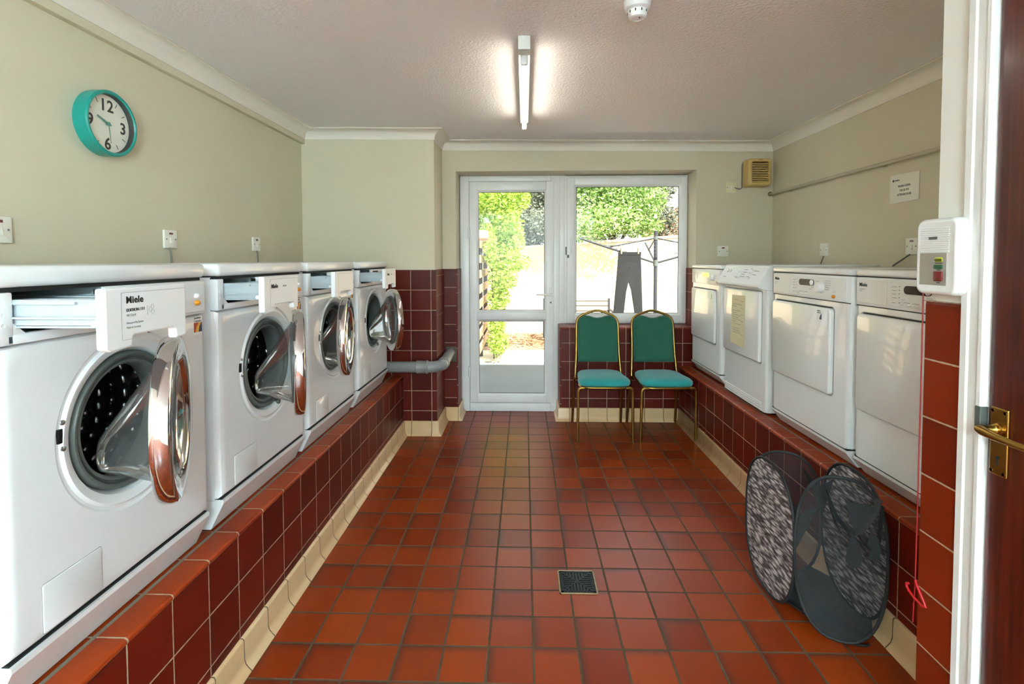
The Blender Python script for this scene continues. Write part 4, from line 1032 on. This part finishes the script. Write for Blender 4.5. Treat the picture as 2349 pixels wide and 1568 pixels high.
mb.build('stems', 'bark', cl)
def tree(name, label, loc, blobs, mat, n, size, seed, trunk):
    t = thing(name, label, 'tree' if 'tree' in name else 'shrub', loc)
    foliage('foliage', mat, t, [(b[0] - loc[0], b[1] - loc[1], b[2] - loc[2]) + b[3:] for b in blobs], n, size, seed)
    mb = MB().tube([(0, 0, 0), (.06, .03, trunk * .5), (-.04, 0, trunk)], [.11, .08, .05], 8)
    for a, b in ((-.6, .5), (.7, .6), (.1, .8), (-.3, .9)): mb.tube([(0, 0, trunk * .75), (a * .5, .1, trunk + b * .4), (a, .15, trunk + b)], [.045, .03, .015], 6)
    mb.build('trunk', 'bark', t, smooth=60)
tree('garden_tree', 'large bright green tree behind the garden wall, centre of the window', (2.0, 11.6, -.06), [(1.5, 9.2, 2.06, .7, .25, .28), (1.05, 9.3, 1.85, .35, .2, .22), (1.7, 11.6, 2.35, .9, .7, .65), (2.4, 11.6, 2.7, .8, .7, .6), (1.6, 11.7, 3.2, 1.0, .7, .55), (2.5, 11.8, 3.3, .7, .6, .4), (1.2, 11.3, 1.95, .6, .5, .4), (2.6, 11.5, 2.1, .5, .5, .4), (1.0, 11.9, 3.3, .6, .5, .5)], 'leaf_mid', 33000, .038, 5, 1.9)
tree('grey_shrub', 'grey green shrub above the garden wall, seen through the glazed door', (.25, 11.0, -.06), [(.5, 9.25, 2.06, .42, .22, .24), (.30, 11.0, 2.2, .48, .5, .5), (.45, 11.0, 2.85, .5, .5, .5), (.1, 11.1, 1.8, .45, .4, .3), (.4, 11.2, 3.3, .5, .4, .35)], 'leaf_grey', 18000, .036, 6, 1.7)
tree('pale_tree', 'pale green tree standing behind the climbing plant', (-.9, 12.0, -.06), [(-.7, 12.0, 2.9, .8, .6, .6), (-.3, 12.0, 3.4, .7, .6, .5), (-1.0, 12, 2.2, .7, .6, .6)], 'leaf_mid', 15000, .04, 7, 2.0)
tree('thin_grey_tree', 'sparse greyish tree in front of the brick house', (3.55, 13.5, -.06), [(3.3, 13.5, 2.6, .55, .5, .7), (3.6, 13.5, 3.3, .5, .5, .5), (3.8, 13.5, 2.2, .5, .4, .5)], 'leaf_grey', 5500, .042, 8, 2.2)
tag(foliage('fallen_leaves', 'leaf_dry', None, [(.2, 8.65, -.045, 1.9, .8, .03)], 2600, .045, 9, flat=.25), 'dry fallen leaves scattered over the soil bed below the garden wall', 'leaves', None, 'stuff')
# rotary airer
ra = thing('rotary_airer', 'grey rotary clothes airer standing in the garden beyond the window', 'clothes airer', (1.75, 6.9, -.05))
MB().cyl((0, 0, 0), (0, 0, 1.75), .025, None, 16).build('pole', 'airer', ra, smooth=60)
MB().cyl((0, 0, 1.28), (0, 0, 1.36), .034, None, 16).build('hub', 'greyrub', ra, smooth=50)
MB().cyl((0, 0, 1.63), (0, 0, 1.68), .030, None, 16).build('collar', 'greyrub', ra, smooth=50)
tips = [(-1.05, -.30, 1.645), (1.05, -.15, 1.62), (.12, 1.1, 1.62)]
for x, y, z in tips:
    MB().tube([(0, 0, 1.32), (x, y, z)], .0135, 8).build('arm', 'airer', ra, smooth=60)
    MB().tube([(0, 0, 1.655), (x * .64, y * .64, 1.32 + (z - 1.32) * .64)], .010, 8).build('stay', 'airer', ra, smooth=60)
for f in (.4, .55, .7, .85, 1):
    P = [(x * f, y * f, 1.32 + (z - 1.32) * f + .01) for x, y, z in tips]
    MB().tube(P, .0022, 5, closed=True).build('line', 'airer', ra)
ts = thing('hanging_trousers', 'dark charcoal trousers hanging from the rotary airer', 'trousers', (1.37, 6.74, .42))
out = [(-.145, 1.0), (-.05, 1.005), (.02, .985), (.09, 1.0), (.145, .995), (.152, .8), (.165, .45), (.180, .03), (.085, .03), (.06, .25), (.02, .50), (-.012, .60), (-.04, .48), (-.07, .2), (-.085, .03), (-.225, .03), (-.205, .25), (-.175, .6), (-.155, .85)]
o = MB().prism([(a, b) for a, b in out], -.025, .012, 'Y').build('trousers_cloth', 'denim', ts); bevmod(o, .012, 3, 30)
MB().box(-.147, .147, -.029, .016, .955, .998, .006).build('waistband', 'denim', ts)
for x in (-.11, .11): MB().box(x - .008, x + .008, -.034, .022, .97, 1.05, .003).build('peg', 'timber', ts)
# bench
bn = thing('garden_bench', 'grey slatted garden bench against the garden wall', 'bench', (.9, 8.9, -.05))
for z in (.47, .56, .64): MB().box(-.55, .55, -.012, .012, z, z + .022, .004).build('back_slat', 'benchwood', bn)
for y in (-.40, -.28, -.16): MB().box(-.55, .55, y, y + .09, .36, .385, .004).build('seat_slat', 'benchwood', bn)
for x in (-.56, .56):
    MB().box(x - .018, x + .018, -.02, .02, 0, .70, .004).build('leg', 'airer', bn); MB().box(x - .018, x + .018, -.42, -.38, 0, .5, .004).build('leg', 'airer', bn)
    MB().box(x - .02, x + .02, -.42, .0, .5, .525, .004).build('armrest', 'airer', bn)
# brick house far beyond
hs = thing('brick_house', 'red brick house with a grey roof far beyond the garden, right edge of the window', 'house', (9.5, 26, -.06))
MB().box(-2.7, 3.5, -1, 4, 0, 3.55).prism([(-2.7, 3.55), (3.5, 3.55), (.4, 5.3)], -1, 4, 'Y').build('brickwork', 'brick', hs)
MB().prism([(-3.0, 3.40), (.4, 5.35), (3.8, 3.40), (3.8, 3.62), (.4, 5.6), (-3.0, 3.62)], -1.25, 4.2, 'Y').build('roof', 'roof', hs)
MB().box(-.4, .7, -1.03, -.98, 1.6, 2.7).build('window', 'upvc', hs)
